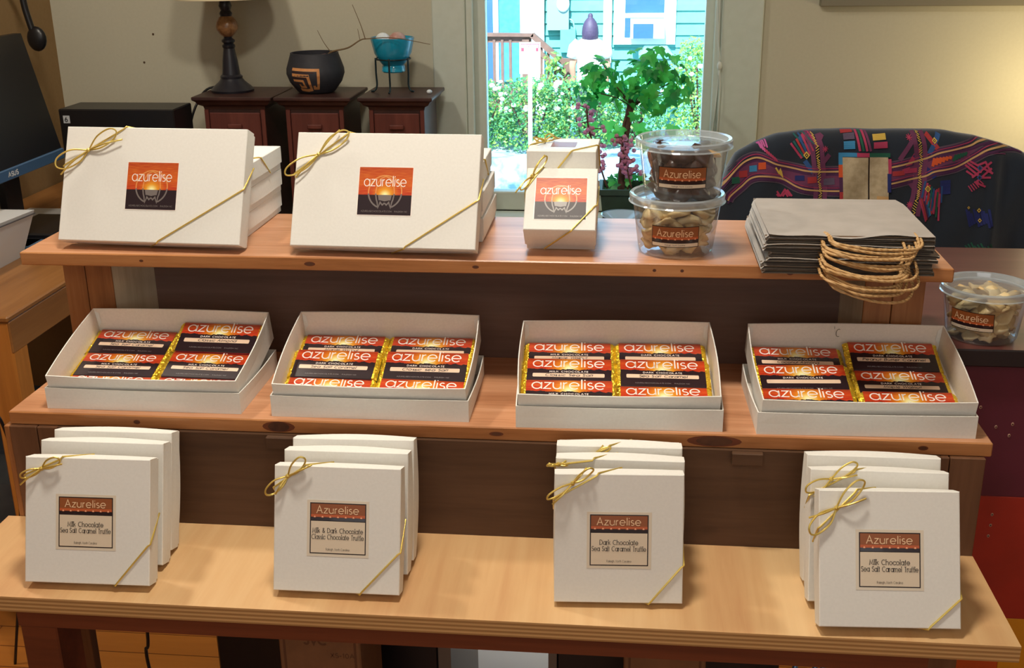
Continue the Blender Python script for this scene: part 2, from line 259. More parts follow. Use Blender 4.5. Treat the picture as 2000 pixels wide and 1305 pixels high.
# ------------------------------------------------------------------ mesh builder
class MB:
    def __init__(s): s.v = []; s.f = []; s.mi = []; s.uv = []; s.mats = []
    def m(s, k):
        if k not in s.mats: s.mats.append(k)
        return s.mats.index(k)
    def face(s, pts, k, uv=None):
        b = len(s.v); s.v += [tuple(p) for p in pts]; s.f.append(tuple(range(b, b + len(pts)))); s.mi.append(s.m(k)); s.uv.append(uv)
    def grid(s, rows, k, close_u=False, close_v=False, uv=False):
        b = len(s.v); R = len(rows); Q = len(rows[0])
        for r in rows: s.v += [tuple(p) for p in r]
        for i in range(R - (0 if close_v else 1)):
            for j in range(Q - (0 if close_u else 1)):
                a = b + i * Q + j; c = b + i * Q + (j + 1) % Q; d = b + ((i + 1) % R) * Q + (j + 1) % Q; e = b + ((i + 1) % R) * Q + j
                s.f.append((a, c, d, e)); s.mi.append(s.m(k)); s.uv.append(None)
    def box(s, x0, x1, y0, y1, z0, z1, k, kt=None, bev=0.0):
        if bev > 0: return s.rbox(x0, x1, y0, y1, z0, z1, k, bev, kt)
        V = [(x0, y0, z0), (x1, y0, z0), (x1, y1, z0), (x0, y1, z0), (x0, y0, z1), (x1, y0, z1), (x1, y1, z1), (x0, y1, z1)]
        b = len(s.v); s.v += V
        for q, f in enumerate(((0, 3, 2, 1), (4, 5, 6, 7), (0, 1, 5, 4), (1, 2, 6, 5), (2, 3, 7, 6), (3, 0, 4, 7))):
            s.f.append(tuple(b + i for i in f)); s.mi.append(s.m(kt if (kt and q == 1) else k)); s.uv.append(None)
    def rbox(s, x0, x1, y0, y1, z0, z1, k, e, kt=None):
        # chamfered box: every edge cut by e
        X = (x0, x1); Y = (y0, y1); Z = (z0, z1); P = {}
        b = len(s.v)
        for i in (0, 1):
            for j in (0, 1):
                for l in (0, 1):
                    sx, sy, sz = (e if i == 0 else -e), (e if j == 0 else -e), (e if l == 0 else -e)
                    for a, p in (('x', (X[i], Y[j] + sy, Z[l] + sz)), ('y', (X[i] + sx, Y[j], Z[l] + sz)), ('z', (X[i] + sx, Y[j] + sy, Z[l]))):
                        P[(i, j, l, a)] = len(s.v); s.v.append(p)
        def F(ids, kk):
            s.f.append(tuple(P[q] for q in ids)); s.mi.append(s.m(kk)); s.uv.append(None)
        for i in (0, 1): F([(i, 0, 0, 'x'), (i, 1, 0, 'x'), (i, 1, 1, 'x'), (i, 0, 1, 'x')], k)
        for j in (0, 1): F([(0, j, 0, 'y'), (1, j, 0, 'y'), (1, j, 1, 'y'), (0, j, 1, 'y')], k)
        for l in (0, 1): F([(0, 0, l, 'z'), (1, 0, l, 'z'), (1, 1, l, 'z'), (0, 1, l, 'z')], (kt or k) if l else k)
        for i in (0, 1):
            for j in (0, 1): F([(i, j, 0, 'x'), (i, j, 1, 'x'), (i, j, 1, 'y'), (i, j, 0, 'y')], k)
            for l in (0, 1): F([(i, 0, l, 'x'), (i, 1, l, 'x'), (i, 1, l, 'z'), (i, 0, l, 'z')], k)
        for j in (0, 1):
            for l in (0, 1): F([(0, j, l, 'y'), (1, j, l, 'y'), (1, j, l, 'z'), (0, j, l, 'z')], k)
        for i in (0, 1):
            for j in (0, 1):
                for l in (0, 1): F([(i, j, l, 'x'), (i, j, l, 'y'), (i, j, l, 'z')], k)
    def tube(s, pts, r, k, n=6, caps=True, closed=False):
        P = [Vector(p) for p in pts]; m = len(P); rows = []
        ref = Vector((0, 0, 1)); prev = None
        for i in range(m):
            if closed: t = P[(i + 1) % m] - P[i - 1]
            else: t = P[min(i + 1, m - 1)] - P[max(i - 1, 0)]
            if t.length < 1e-9: t = Vector((1, 0, 0))
            t.normalize()
            if prev is None:
                a = t.cross(ref)
                if a.length < 0.1: a = t.cross(Vector((1, 0, 0)))
            else: a = prev - t * prev.dot(t)
            if a.length < 1e-6: a = t.cross(Vector((0.3, 1, 0.2)))
            a.normalize(); prev = a; b = t.cross(a)
            rr = r[i] if isinstance(r, (list, tuple)) else r
            rows.append([P[i] + (a * math.cos(2 * PI * q / n) + b * math.sin(2 * PI * q / n)) * rr for q in range(n)])
        base_ = len(s.v); s.grid(rows, k, close_u=True, close_v=closed)
        if caps and not closed:
            s.f.append(tuple(range(base_ + n - 1, base_ - 1, -1))); s.mi.append(s.m(k)); s.uv.append(None)
            s.f.append(tuple(range(base_ + (m - 1) * n, base_ + m * n))); s.mi.append(s.m(k)); s.uv.append(None)
    def lathe(s, prof, k, c=(0, 0, 0), n=40, ks=None):
        rows = [[(c[0] + r * math.cos(2 * PI * q / n), c[1] + r * math.sin(2 * PI * q / n), c[2] + z) for q in range(n)] for r, z in prof]
        if ks is None: s.grid(rows, k, close_u=True)
        else:
            for i in range(len(rows) - 1): s.grid(rows[i:i + 2], ks[i], close_u=True)
    def ball(s, c, r, k, n=12, sq=(1, 1, 1), rough=0.0, rnd=None):
        rows = []
        for i in range(n // 2 + 1):
            th = PI * i / (n // 2); row = []
            for j in range(n):
                ph = 2 * PI * j / n; q = 1 + (rnd.uniform(-rough, rough) if rnd and 0 < i < n // 2 else 0)
                row.append((c[0] + r * sq[0] * q * math.sin(th) * math.cos(ph), c[1] + r * sq[1] * q * math.sin(th) * math.sin(ph), c[2] + r * sq[2] * q * math.cos(th)))
            rows.append(row)
        s.grid(rows, k, close_u=True)
    def xform(s, mtx, start=0):
        for i in range(start, len(s.v)): s.v[i] = tuple(mtx @ Vector(s.v[i]))
    def build(s, name, parent=None, smooth=False, label=None):
        me = bpy.data.meshes.new(name); me.from_pydata(s.v, [], s.f)
        for k in s.mats: me.materials.append(M[k])
        me.polygons.foreach_set('material_index', s.mi)
        if any(u is not None for u in s.uv):
            ul = me.uv_layers.new(name='UVMap')
            for p, u in zip(me.polygons, s.uv):
                if u is None: continue
                for li, q in zip(p.loop_indices, u): ul.data[li].uv = q
        if smooth: me.polygons.foreach_set('use_smooth', [True] * len(me.polygons))
        me.update(); o = bpy.data.objects.new(name, me); COL.objects.link(o)
        if smooth and smooth != 'all':
            try: me.set_sharp_from_angle(angle=math.radians(40))
            except Exception: pass
        if parent: o.parent = parent
        if label: o['label'] = label
        return o

def thing(name, label, cat, loc=(0, 0, 0), rot=(0, 0, 0), group=None):
    o = bpy.data.objects.new(name, None); COL.objects.link(o); o.location = loc; o.rotation_euler = rot; o.empty_display_size = 0.02
    o['label'] = label; o['category'] = cat
    if group: o['group'] = group
    return o
def tag(o, label, cat, group=None, kind=None):
    o['label'] = label; o['category'] = cat
    if group: o['group'] = group
    if kind: o['kind'] = kind
    return o
def struct(o, label=None):
    o['kind'] = 'structure'
    if label: o['label'] = label
    return o
def copy_tree(o, parent=None):
    c = o.copy(); COL.objects.link(c)
    if parent: c.parent = parent
    for ch in [q for q in bpy.data.objects if q.parent == o and q != c]: copy_tree(ch, c)
    return c
def catmull(P, n=6, closed=False):
    P = [Vector(p) for p in P]; m = len(P); out = []
    for i in range(m if closed else m - 1):
        a = P[(i - 1) % m] if closed else P[max(i - 1, 0)]; b = P[i]; c = P[(i + 1) % m]; d = P[(i + 2) % m] if closed else P[min(i + 2, m - 1)]
        for q in range(n):
            t = q / n; out.append(0.5 * ((2 * b) + (c - a) * t + (2 * a - 5 * b + 4 * c - d) * t * t + (3 * b - a - 3 * c + d) * t ** 3))
    if not closed: out.append(P[-1])
    return out

# ------------------------------------------------------------------ stroke lettering
def arc(cx, cy, rx, ry, a0, a1, n=None):
    n = n or max(3, int(abs(a1 - a0) / 24)); return [(cx + rx * math.cos(math.radians(a0 + (a1 - a0) * i / n)), cy + ry * math.sin(math.radians(a0 + (a1 - a0) * i / n))) for i in range(n + 1)]
R_ = 0.26
G = {
 'a': (0.60, [arc(R_, R_, R_, R_, 0, 360), [(0.52, 0.52), (0.52, 0)]]), 'b': (0.60, [arc(R_, R_, R_, R_, 0, 360), [(0, 0.78), (0, 0)]]),
 'c': (0.50, [arc(R_, R_, R_, R_, 45, 315)]), 'd': (0.60, [arc(R_, R_, R_, R_, 0, 360), [(0.52, 0.78), (0.52, 0)]]),
 'e': (0.60, [[(0, R_), (0.52, R_)] , arc(R_, R_, R_, R_, 0, 318)]), 'f': (0.26, [arc(0.20, 0.66, 0.12, 0.12, 90, 180) + [(0.08, 0)], [(0, 0.5), (0.22, 0.5)]]),
 'g': (0.60, [arc(R_, R_, R_, R_, 0, 360), [(0.52, 0.52), (0.52, -0.02)] + arc(R_, -0.02, R_, 0.2, 0, -150)]),
 'h': (0.52, [[(0, 0.78), (0, 0)], [(0, 0.3)] + arc(0.21, 0.3, 0.21, 0.22, 180, 0) + [(0.42, 0)]]), 'i': (0.12, [[(0.02, 0.52), (0.02, 0)], [(0.02, 0.68), (0.02, 0.75)]]),
 'k': (0.46, [[(0, 0.78), (0, 0)], [(0.36, 0.52), (0.02, 0.22)], [(0.12, 0.31), (0.4, 0)]]), 'l': (0.12, [[(0.02, 0.78), (0.02, 0)]]),
 'm': (0.82, [[(0, 0.52), (0, 0)], [(0, 0.34)] + arc(0.18, 0.34, 0.18, 0.18, 180, 0) + [(0.36, 0)], [(0.36, 0.34)] + arc(0.54, 0.34, 0.18, 0.18, 180, 0) + [(0.72, 0)]]),
 'n': (0.52, [[(0, 0.52), (0, 0)], [(0, 0.3)] + arc(0.21, 0.3, 0.21, 0.22, 180, 0) + [(0.42, 0)]]), 'o': (0.60, [arc(R_, R_, R_, R_, 0, 360)]),
 'p': (0.60, [arc(R_, R_, R_, R_, 0, 360), [(0, 0.52), (0, -0.22)]]), 'r': (0.28, [[(0, 0.52), (0, 0)], [(0, 0.3)] + arc(0.20, 0.3, 0.20, 0.2, 180, 90)]),
 's': (0.36, [arc(0.15, 0.385, 0.13, 0.125, 40, 270, 8) + arc(0.15, 0.135, 0.15, 0.125, 90, -140, 8)]), 't': (0.26, [[(0.1, 0.7), (0.1, 0)], [(0, 0.5), (0.22, 0.5)]]),
 'u': (0.52, [[(0, 0.52), (0, 0.22)] + arc(0.21, 0.22, 0.21, 0.22, 180, 360) + [(0.42, 0.52)], [(0.42, 0.3), (0.42, 0)]]), 'w': (0.70, [[(0, 0.52), (0.16, 0), (0.31, 0.5), (0.46, 0), (0.62, 0.52)]]),
 'y': (0.46, [[(0, 0.52), (0.2, 0)], [(0.4, 0.52), (0.12, -0.22)]]), 'z': (0.46, [[(0.02, 0.5), (0.38, 0.5), (0, 0.02), (0.40, 0.02)]]),
 'A': (0.66, [[(0, 0), (0.29, 0.76), (0.58, 0)], [(0.11, 0.27), (0.47, 0.27)]]), 'B': (0.5, [[(0, 0), (0, 0.76), (0.2, 0.76)] + arc(0.2, 0.58, 0.18, 0.18, 90, -90) + [(0, 0.4)], [(0.2, 0.4)] + arc(0.2, 0.2, 0.22, 0.2, 90, -90) + [(0, 0)]]),
 'C': (0.72, [arc(0.36, 0.38, 0.36, 0.38, 48, 312)]), 'D': (0.62, [[(0, 0), (0, 0.76), (0.16, 0.76)] + arc(0.16, 0.38, 0.38, 0.38, 90, -90) + [(0, 0)]]),
 'E': (0.46, [[(0.38, 0.76), (0, 0.76), (0, 0), (0.38, 0)], [(0, 0.4), (0.32, 0.4)]]), 'G': (0.76, [arc(0.36, 0.38, 0.36, 0.38, 45, 360) + [(0.4, 0.38)]]),
 'H': (0.62, [[(0, 0.76), (0, 0)], [(0.5, 0.76), (0.5, 0)], [(0, 0.4), (0.5, 0.4)]]), 'I': (0.14, [[(0.02, 0.76), (0.02, 0)]]), 'J': (0.42, [[(0.32, 0.76), (0.32, 0.16)] + arc(0.16, 0.16, 0.16, 0.16, 0, -180)]),
 'K': (0.56, [[(0, 0.76), (0, 0)], [(0.44, 0.76), (0.02, 0.32)], [(0.14, 0.44), (0.48, 0)]]), 'L': (0.42, [[(0, 0.76), (0, 0), (0.34, 0)]]),
 'M': (0.74, [[(0, 0), (0.06, 0.76), (0.31, 0.1), (0.56, 0.76), (0.62, 0)]]), 'N': (0.64, [[(0, 0), (0, 0.76), (0.5, 0), (0.5, 0.76)]]), 'O': (0.8, [arc(0.37, 0.38, 0.37, 0.38, 0, 360)]),
 'P': (0.5, [[(0, 0), (0, 0.76), (0.2, 0.76)] + arc(0.2, 0.57, 0.2, 0.19, 90, -90) + [(0, 0.38)]]), 'R': (0.54, [[(0, 0), (0, 0.76), (0.2, 0.76)] + arc(0.2, 0.57, 0.19, 0.19, 90, -90) + [(0, 0.38)], [(0.18, 0.38), (0.44, 0)]]),
 'S': (0.46, [arc(0.2, 0.57, 0.18, 0.19, 40, 270, 8) + arc(0.2, 0.19, 0.2, 0.19, 90, -140, 8)]), 'T': (0.5, [[(0, 0.76), (0.44, 0.76)], [(0.22, 0.76), (0.22, 0)]]),
 'U': (0.58, [[(0, 0.76), (0, 0.24)] + arc(0.23, 0.24, 0.23, 0.24, 180, 360) + [(0.46, 0.76)]]), 'V': (0.6, [[(0, 0.76), (0.27, 0), (0.54, 0.76)]]), 'W': (0.9, [[(0, 0.76), (0.2, 0), (0.42, 0.7), (0.64, 0), (0.84, 0.76)]]),
 'X': (0.56, [[(0, 0.76), (0.48, 0)], [(0.48, 0.76), (0, 0)]]), 'Z': (0.54, [[(0.02, 0.76), (0.46, 0.76), (0, 0), (0.48, 0)]]), '.': (0.14, [[(0.02, 0), (0.02, 0.07)]]), ',': (0.14, [[(0.04, 0.06), (0, -0.1)]]), '-': (0.34, [[(0.02, 0.3), (0.26, 0.3)]]),
 '&': (0.62, [[(0.52, 0), (0.12, 0.54)] + arc(0.24, 0.62, 0.13, 0.13, 200, 0) + [(0.06, 0.26)] + arc(0.22, 0.17, 0.19, 0.17, 160, 300) + [(0.52, 0.32)]]),
 '0': (0.5, [arc(0.2, 0.38, 0.2, 0.38, 0, 360)]), '1': (0.3, [[(0.02, 0.6), (0.14, 0.76), (0.14, 0)]]), '4': (0.5, [[(0.34, 0), (0.34, 0.76), (0, 0.22), (0.46, 0.22)]]),
 '6': (0.5, [arc(0.2, 0.22, 0.2, 0.22, 0, 360), [(0.02, 0.3), (0.26, 0.76)]]), ' ': (0.34, [])}
def strokes(text, serif=0.0, gap=0.08, hand=None):
    x = 0; out = []
    for ch in text:
        adv, ls = G[ch]
        for l in ls:
            q = [(x + a, b) for a, b in l]; out.append(q)
            if serif:
                for e, o in ((q[0], q[1]), (q[-1], q[-2])):
                    if abs(e[0] - o[0]) < 0.12 and abs(e[1] - o[1]) > 0.05: out.append([(e[0] - serif, e[1]), (e[0] + serif, e[1])])
        x += adv + gap
        if hand: x += hand.uniform(-0.06, 0.06)
    if hand: out = [[(a + 0.22 * b + hand.uniform(-0.02, 0.02), b + hand.uniform(-0.03, 0.03) + 0.03 * math.sin(a * 2)) for a, b in l] for l in out]
    return out, x - gap
def ribbon2d(mb, line, wd, k, fn, lift):
    P = [Vector((a, b)) for a, b in line]
    P = [p for i, p in enumerate(P) if i == 0 or (p - P[i - 1]).length > 1e-7]
    if len(P) < 2: return
    L_, R2 = [], []; closed = (P[0] - P[-1]).length < 1e-6; n = len(P)
    for i in range(n):
        a = P[i - 1] if i > 0 else (P[-2] if closed else None); b = P[i + 1] if i < n - 1 else (P[1] if closed else None)
        t0 = (P[i] - a).normalized() if a is not None else None; t1 = (b - P[i]).normalized() if b is not None else None
        if t0 is None: t0 = t1
        if t1 is None: t1 = t0
        t = t0 + t1
        if t.length < 1e-6: t = t0
        t.normalize(); nn = Vector((-t.y, t.x)); c = max(0.45, nn.dot(Vector((-t0.y, t0.x))))
        L_.append(P[i] + nn * wd / c); R2.append(P[i] - nn * wd / c)
    mb.grid([[fn(p.x, p.y, lift) for p in L_], [fn(p.x, p.y, lift) for p in R2]], k)
def text(mb, s, x, y, h, k, fn, wt=0.045, lift=0.0002, width=None, align='c', serif=0.0, gap=0.08, hand=None, clip=None):
    ls, wd = strokes(s, serif, gap, hand); sy = h / 0.76; sx = sy if width is None else width / wd
    x0 = x - (wd * sx / 2 if align == 'c' else 0)
    for l in ls: ribbon2d(mb, [(x0 + a * sx, y + b * sy) for a, b in l], wt * min(sx, sy * 1.3) if width is None else wt * (sx + sy) / 2, k, fn, lift)
def patch(mb, x0, x1, y0, y1, k, fn, lift, uv=False, nu=1, nv=1):
    for i in range(nu):
        for j in range(nv):
            a, b = x0 + (x1 - x0) * i / nu, x0 + (x1 - x0) * (i + 1) / nu; c, d = y0 + (y1 - y0) * j / nv, y0 + (y1 - y0) * (j + 1) / nv
            u = [(i / nu, j / nv), ((i + 1) / nu, j / nv), ((i + 1) / nu, (j + 1) / nv), (i / nu, (j + 1) / nv)] if uv else None
            mb.face([fn(a, c, lift), fn(b, c, lift), fn(b, d, lift), fn(a, d, lift)], k, u)
def poly(mb, pts, k, fn, lift): mb.face([fn(a, b, lift) for a, b in pts], k)

# ------------------------------------------------------------------ room shell
WY = 1.9; XL = -0.885; XR = 3.4; YF = -3.5; ZC = 2.6
def shell(name, x0, x1, y0, y1, z0, z1, k):
    mb = MB(); mb.box(x0, x1, y0, y1, z0, z1, k); return struct(mb.build(name))
shell('floor', XL - 0.1, XR + 0.1, YF - 0.1, WY + 0.16, -0.05, 0, 'floor')
shell('ceiling', XL - 0.1, XR + 0.1, YF - 0.1, WY + 0.16, ZC, ZC + 0.05, 'ceiling')
shell('wall_left', XL - 0.1, XL, YF, WY, 0, ZC, 'wall_brown')
shell('wall_right', XR, XR + 0.1, YF, WY, 0, ZC, 'wall')
shell('wall_front', XL - 0.1, XR + 0.1, YF - 0.1, YF, 0, ZC, 'wall')
WX0, WX1, WZ0, WZ1 = 0.345, 1.062, 0.655, 2.15
mb = MB(); mb.box(XL - 0.1, WX0, WY, WY + 0.14, 0, ZC, 'wall'); mb.box(WX1, XR + 0.1, WY, WY + 0.14, 0, ZC, 'wall')
mb.box(WX0, WX1, WY, WY + 0.14, 0, WZ0, 'wall'); mb.box(WX0, WX1, WY, WY + 0.14, WZ1, ZC, 'wall'); wb = struct(mb.build('wall_back'))
for i, (x, z) in enumerate(((-0.582, 1.171), (-0.619, 1.09))):
    mb = MB(); mb.ball((x, WY - 0.0008, z), 0.0035, 'nail', 8, (1, 0.4, 1)); struct(mb.build('trim_%d' % (7 + i)), 'small nail hole in the cream wall')
mb = MB()
mb.box(0.250, 0.345, WY - 0.020, WY, 0.60, 2.25, 'trim', bev=0.003); struct(mb.build('trim_1'))
mb = MB(); mb.box(1.062, 1.176, WY - 0.020, WY, 0.60, 2.25, 'trim', bev=0.003); struct(mb.build('trim_2'))
mb = MB(); mb.box(0.3452, 0.366, WY - 0.014, WY + 0.0118, 0.6552, 2.15, 'trim', bev=0.003); struct(mb.build('trim_3')); mb = MB(); mb.box(1.044, 1.0618, WY - 0.014, WY + 0.0118, 0.6552, 2.15, 'trim', bev=0.003); struct(mb.build('trim_6'))
mb = MB(); mb.box(0.20, 1.22, WY - 0.075, WY + 0.02, 0.628, 0.655, 'trim', bev=0.008); struct(mb.build('trim_4'))
mb = MB(); mb.box(0.25, 1.17, WY - 0.018, WY, 0.55, 0.628, 'trim', bev=0.003); struct(mb.build('trim_5'))
win = bpy.data.objects.new('window_1', None); COL.objects.link(win); struct(win)
mb = MB(); mb.box(0.3455, 0.399, WY + 0.012, WY + 0.055, 0.655, 2.15, 'trim', bev=0.002); mb.box(1.020, 1.0615, WY + 0.012, WY + 0.055, 0.655, 2.15, 'trim', bev=0.002)
mb.box(0.399, 1.020, WY + 0.005, WY + 0.05, 0.655, 0.712, 'trim', bev=0.003); mb.build('window_frame', win)
mb = MB(); mb.box(0.399, 1.020, WY + 0.028, WY + 0.031, 0.712, 2.15, 'glass'); mb.build('window_pane', win)
mb = MB(); mb.tube(catmull([(1.050, 1.872, 2.1), (1.048, 1.872, 1.3), (1.058, 1.871, 1.10), (1.060, 1.87, 1.06)]), 0.0022, 'cordw')
mb.tube(catmull([(1.046, 1.868, 2.1), (1.053, 1.868, 1.25), (1.061, 1.868, 1.09), (1.052, 1.868, 0.93), (1.046, 1.868, 0.84)]), 0.0018, 'cordw')
mb.tube(catmull([(1.060, 1.868, 1.10), (1.066, 1.866, 1.0), (1.062, 1.866, 0.86)]), 0.0018, 'cordw'); mb.ball((1.061, 1.867, 1.085), 0.009, 'cordw', 10, (0.8, 0.6, 1.4))
tag(mb.build('blind_cord', smooth=True), 'thin white blind cord with a knot hanging at the right of the window', 'cord')
mb = MB(); mb.box(1.325, 2.2, WY - 0.03, WY, 1.243, 1.75, 'frame_grey', bev=0.002)
mb.box(1.35, 2.17, WY - 0.032, WY - 0.029, 1.275, 1.72, 'paper'); tag(mb.build('picture_frame'), 'grey lower edge of a picture frame hung on the cream wall at upper right', 'picture')

# ------------------------------------------------------------------ display stand
ZB, ZM, ZT = 0.7282, 0.8769, 1.05
def knots(mb, yf, zc, lst):
    for x, rx, rz in lst:
        for k_, sc_, dy in (('apron', 1.5, 0.00005), ('knot', 1.0, 0.0001)): mb.face([(x + rx * sc_ * math.cos(2 * PI * q / 16), yf - dy, zc + min(rz * sc_, 0.0072) * math.sin(2 * PI * q / 16)) for q in range(16)], k_)
st = thing('display_stand', 'three-step wooden display stand holding boxes and chocolate bars', 'display stand', (0, 0, 0))
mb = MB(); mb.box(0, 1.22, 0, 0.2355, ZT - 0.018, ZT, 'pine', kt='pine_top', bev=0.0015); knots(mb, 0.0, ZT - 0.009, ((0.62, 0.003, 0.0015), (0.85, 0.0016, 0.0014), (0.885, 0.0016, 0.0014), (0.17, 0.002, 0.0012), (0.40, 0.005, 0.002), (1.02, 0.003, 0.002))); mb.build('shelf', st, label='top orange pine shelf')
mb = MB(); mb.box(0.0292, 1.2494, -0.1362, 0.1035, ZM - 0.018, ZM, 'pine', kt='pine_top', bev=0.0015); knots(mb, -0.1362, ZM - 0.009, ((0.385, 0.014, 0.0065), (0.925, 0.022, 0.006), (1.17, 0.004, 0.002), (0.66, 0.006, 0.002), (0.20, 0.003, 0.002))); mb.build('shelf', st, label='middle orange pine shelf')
mb = MB(); mb.box(0.008, 1.2424, -0.3271, -0.1419, ZB - 0.020, ZB, 'ply_edge', kt='birch'); mb.build('shelf', st, label='bottom pale plywood shelf with layered edge')
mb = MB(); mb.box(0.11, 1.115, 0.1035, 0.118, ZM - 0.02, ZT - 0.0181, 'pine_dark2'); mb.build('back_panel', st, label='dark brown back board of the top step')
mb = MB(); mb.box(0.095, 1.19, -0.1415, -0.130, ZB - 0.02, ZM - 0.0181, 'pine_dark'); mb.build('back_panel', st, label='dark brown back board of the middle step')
for x0, x1, yy, k in ((0.033, 0.064, 0.047, 'pine_leg'), (0.065, 0.103, 0.047, 'pine_leg'), (1.124, 1.1595, 0.047, 'pine_leg'), (1.1605, 1.200, 0.047, 'pine_leg')):
    mb = MB(); mb.box(x0, x1, yy, yy + 0.018, ZM + 0.0001, ZT - 0.0181, k, bev=0.001); mb.build('support_post', st)
for x0, x1 in ((0.0300, 0.0665), (0.0675, 0.0945), (1.1905, 1.2005), (1.2015, 1.2420)):
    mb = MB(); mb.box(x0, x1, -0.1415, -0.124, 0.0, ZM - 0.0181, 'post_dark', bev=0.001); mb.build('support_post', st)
mb = MB(); mb.box(0.0228, 0.0298, -0.1412, 0.09, ZB - 0.25, ZM - 0.0182, 'pine_leg', bev=0.001); mb.build('outer_side_board', st)
for a, b in (((0.1035, 0.048), (0.140, 0.1034)), ((1.1235, 0.048), (1.104, 0.1034))):
    mb = MB(); t = 0.004; z0, z1 = ZM + 0.0002, ZT - 0.0182
    mb.face([(a[0], a[1], z0), (b[0], b[1], z0), (b[0], b[1], z1), (a[0], a[1], z1)], 'pine_lit'); mb.face([(a[0] + (t if a[0] > 1 else -t), a[1], z0), (b[0] + (t if a[0] > 1 else -t), b[1], z0), (b[0] + (t if a[0] > 1 else -t), b[1], z1), (a[0] + (t if a[0] > 1 else -t), a[1], z1)], 'pine_lit')
    mb.build('side_panel', st, label='inner side board toned pale for window light')
for x in (0.371, 0.946):
    mb = MB(); mb.box(x, x + 0.037, -0.150, -0.1416, ZM - 0.034, ZM - 0.0181, 'pine_dark', bev=0.001); mb.build('cleat', st)
mb = MB(); mb.box(0.092, 1.16, -0.292, -0.274, 0.664, ZB - 0.0201, 'apron'); mb.build('apron', st)
for x0, x1 in ((0.092, 0.138), (1.112, 1.160)):
    mb = MB(); mb.box(x0, x1, -0.290, -0.235, 0, 0.6639, 'apron', bev=0.002); mb.build('leg', st)

# ------------------------------------------------------------------ gift boxes
rnd = random.Random(7)
def carton(parent, w, h, d, names=('lid', 'base'), bulge=0.0):
    dl = d * 0.72; nseg = 10; mb = MB()
    def outline(o, off):
        pts = []
        for q in range(nseg): pts.append((off + (w - 2 * off) * q / nseg, off - o * math.sin(PI * q / nseg)))
        for q in range(nseg): pts.append((w - off + o * math.sin(PI * q / nseg), off + (h - 2 * off) * q / nseg))
        for q in range(nseg): pts.append((w - off - (w - 2 * off) * q / nseg, h - off + o * math.sin(PI * q / nseg)))
        for q in range(nseg): pts.append((off - o * math.sin(PI * q / nseg), h - off - (h - 2 * off) * q / nseg))
        return pts
    r = 0.0009
    rows = []
    for y, off, o in ((0, r, 0), (r, 0, 0), (dl * 0.5, 0, bulge * 0.6), (dl, 0, bulge)): rows.append([(a, y, b) for a, b in outline(o, off)])
    mb.grid(rows, 'card', close_u=True); mb.face([(a, 0, b) for a, b in outline(0, r)], 'card')
    mb.grid([[(a, dl, b) for a, b in outline(bulge, 0)], [(a, dl, b) for a, b in outline(bulge, 0.0014)]], 'card', close_u=True)
    mb.grid([[(a, dl, b) for a, b in outline(bulge, 0.0014)], [(a, dl * 0.7, b) for a, b in outline(bulge * 0.6, 0.0014)]], 'card_in', close_u=True)
    mb.build(names[0], parent)
    mb = MB(); mb.box(0.0016, w - 0.0016, dl * 0.65, d, 0.0016, h - 0.0016, 'card', bev=0.0008); mb.build(names[1], parent)
def bow(mb, c, ang, s, rnd, kk='gold', r=0.0011, tight=1.0, nrm=lambda a, b, l: (a, -l, b)):
    ca, sa = math.cos(ang), math.sin(ang)
    def T(u, v, l): return nrm(c[0] + u * ca - v * sa, c[1] + u * sa + v * ca, l)
    for sg in (1, -1):
        Lp = s * rnd.uniform(0.85, 1.1); ww = s * 0.20 * tight * rnd.uniform(0.8, 1.3); tl = rnd.uniform(-0.12, 0.12) * s
        P = [(0, 0, 0.002), (sg * Lp * 0.45, ww + tl * 0.3, 0.008), (sg * Lp * 0.9, ww * 0.9 + tl, 0.010), (sg * Lp * 1.05, tl, 0.008), (sg * Lp * 0.85, -ww * 0.7 + tl, 0.004), (sg * Lp * 0.4, -ww * 0.8 + tl * 0.4, 0.003), (0, 0, 0.002)]
        mb.tube(catmull([T(*p) for p in P]), r, 'gold')
        Lt = s * rnd.uniform(0.8, 1.25); v = rnd.choice((-1, 1)) * s * 0.3 * tight
        mb.tube(catmull([T(*p) for p in [(0, 0, 0.003), (sg * Lt * 0.5, v * 0.5, 0.009), (sg * Lt, v, 0.006)]]), r, 'gold')
    mb.ball(T(0, 0, 0.003), r * 2.6, 'gold', 8)
def cords(parent, w, h, d, tx, lz, bx, rz, bowc=None, bs=0.03, tight=1.0, r=0.0011, seed=1, top_skip=False):
    rn = random.Random(seed); mb = MB(); o = r * 0.9
    tx, lz, bx, rz = tx * w, lz * h, bx * w, rz * h; cut = max(0.003, d * 0.9)
    mb.tube([(tx + d * 0.9, cut, h + o), (tx, -o * 0.2, h + o), (tx - 0.002, -o, h - 0.002), (0.002, -o, lz + 0.002), (-o, -o * 0.2, lz), (-o, cut, lz - d * 0.6)], r, 'gold'); mb.build('ribbon', parent, smooth=True)
    mb = MB(); mb.tube([(bx - d * 0.7, cut, -o), (bx, -o * 0.2, -o), (bx + 0.002, -o, 0.002), (w - 0.002, -o, rz - 0.002), (w + o, -o * 0.2, rz), (w + o, cut, rz + d * 1.1)], r, 'gold'); mb.build('ribbon', parent, smooth=True)
    if bowc:
        mb = MB(); ang = math.atan2(h - lz, tx); bow(mb, (bowc[0] * w, bowc[1] * h), ang + rn.uniform(-0.1, 0.15), bs, rn, r=r, tight=tight); mb.build('bow', parent, smooth=True)
FRONT = lambda a, b, l: (a, -l, b)
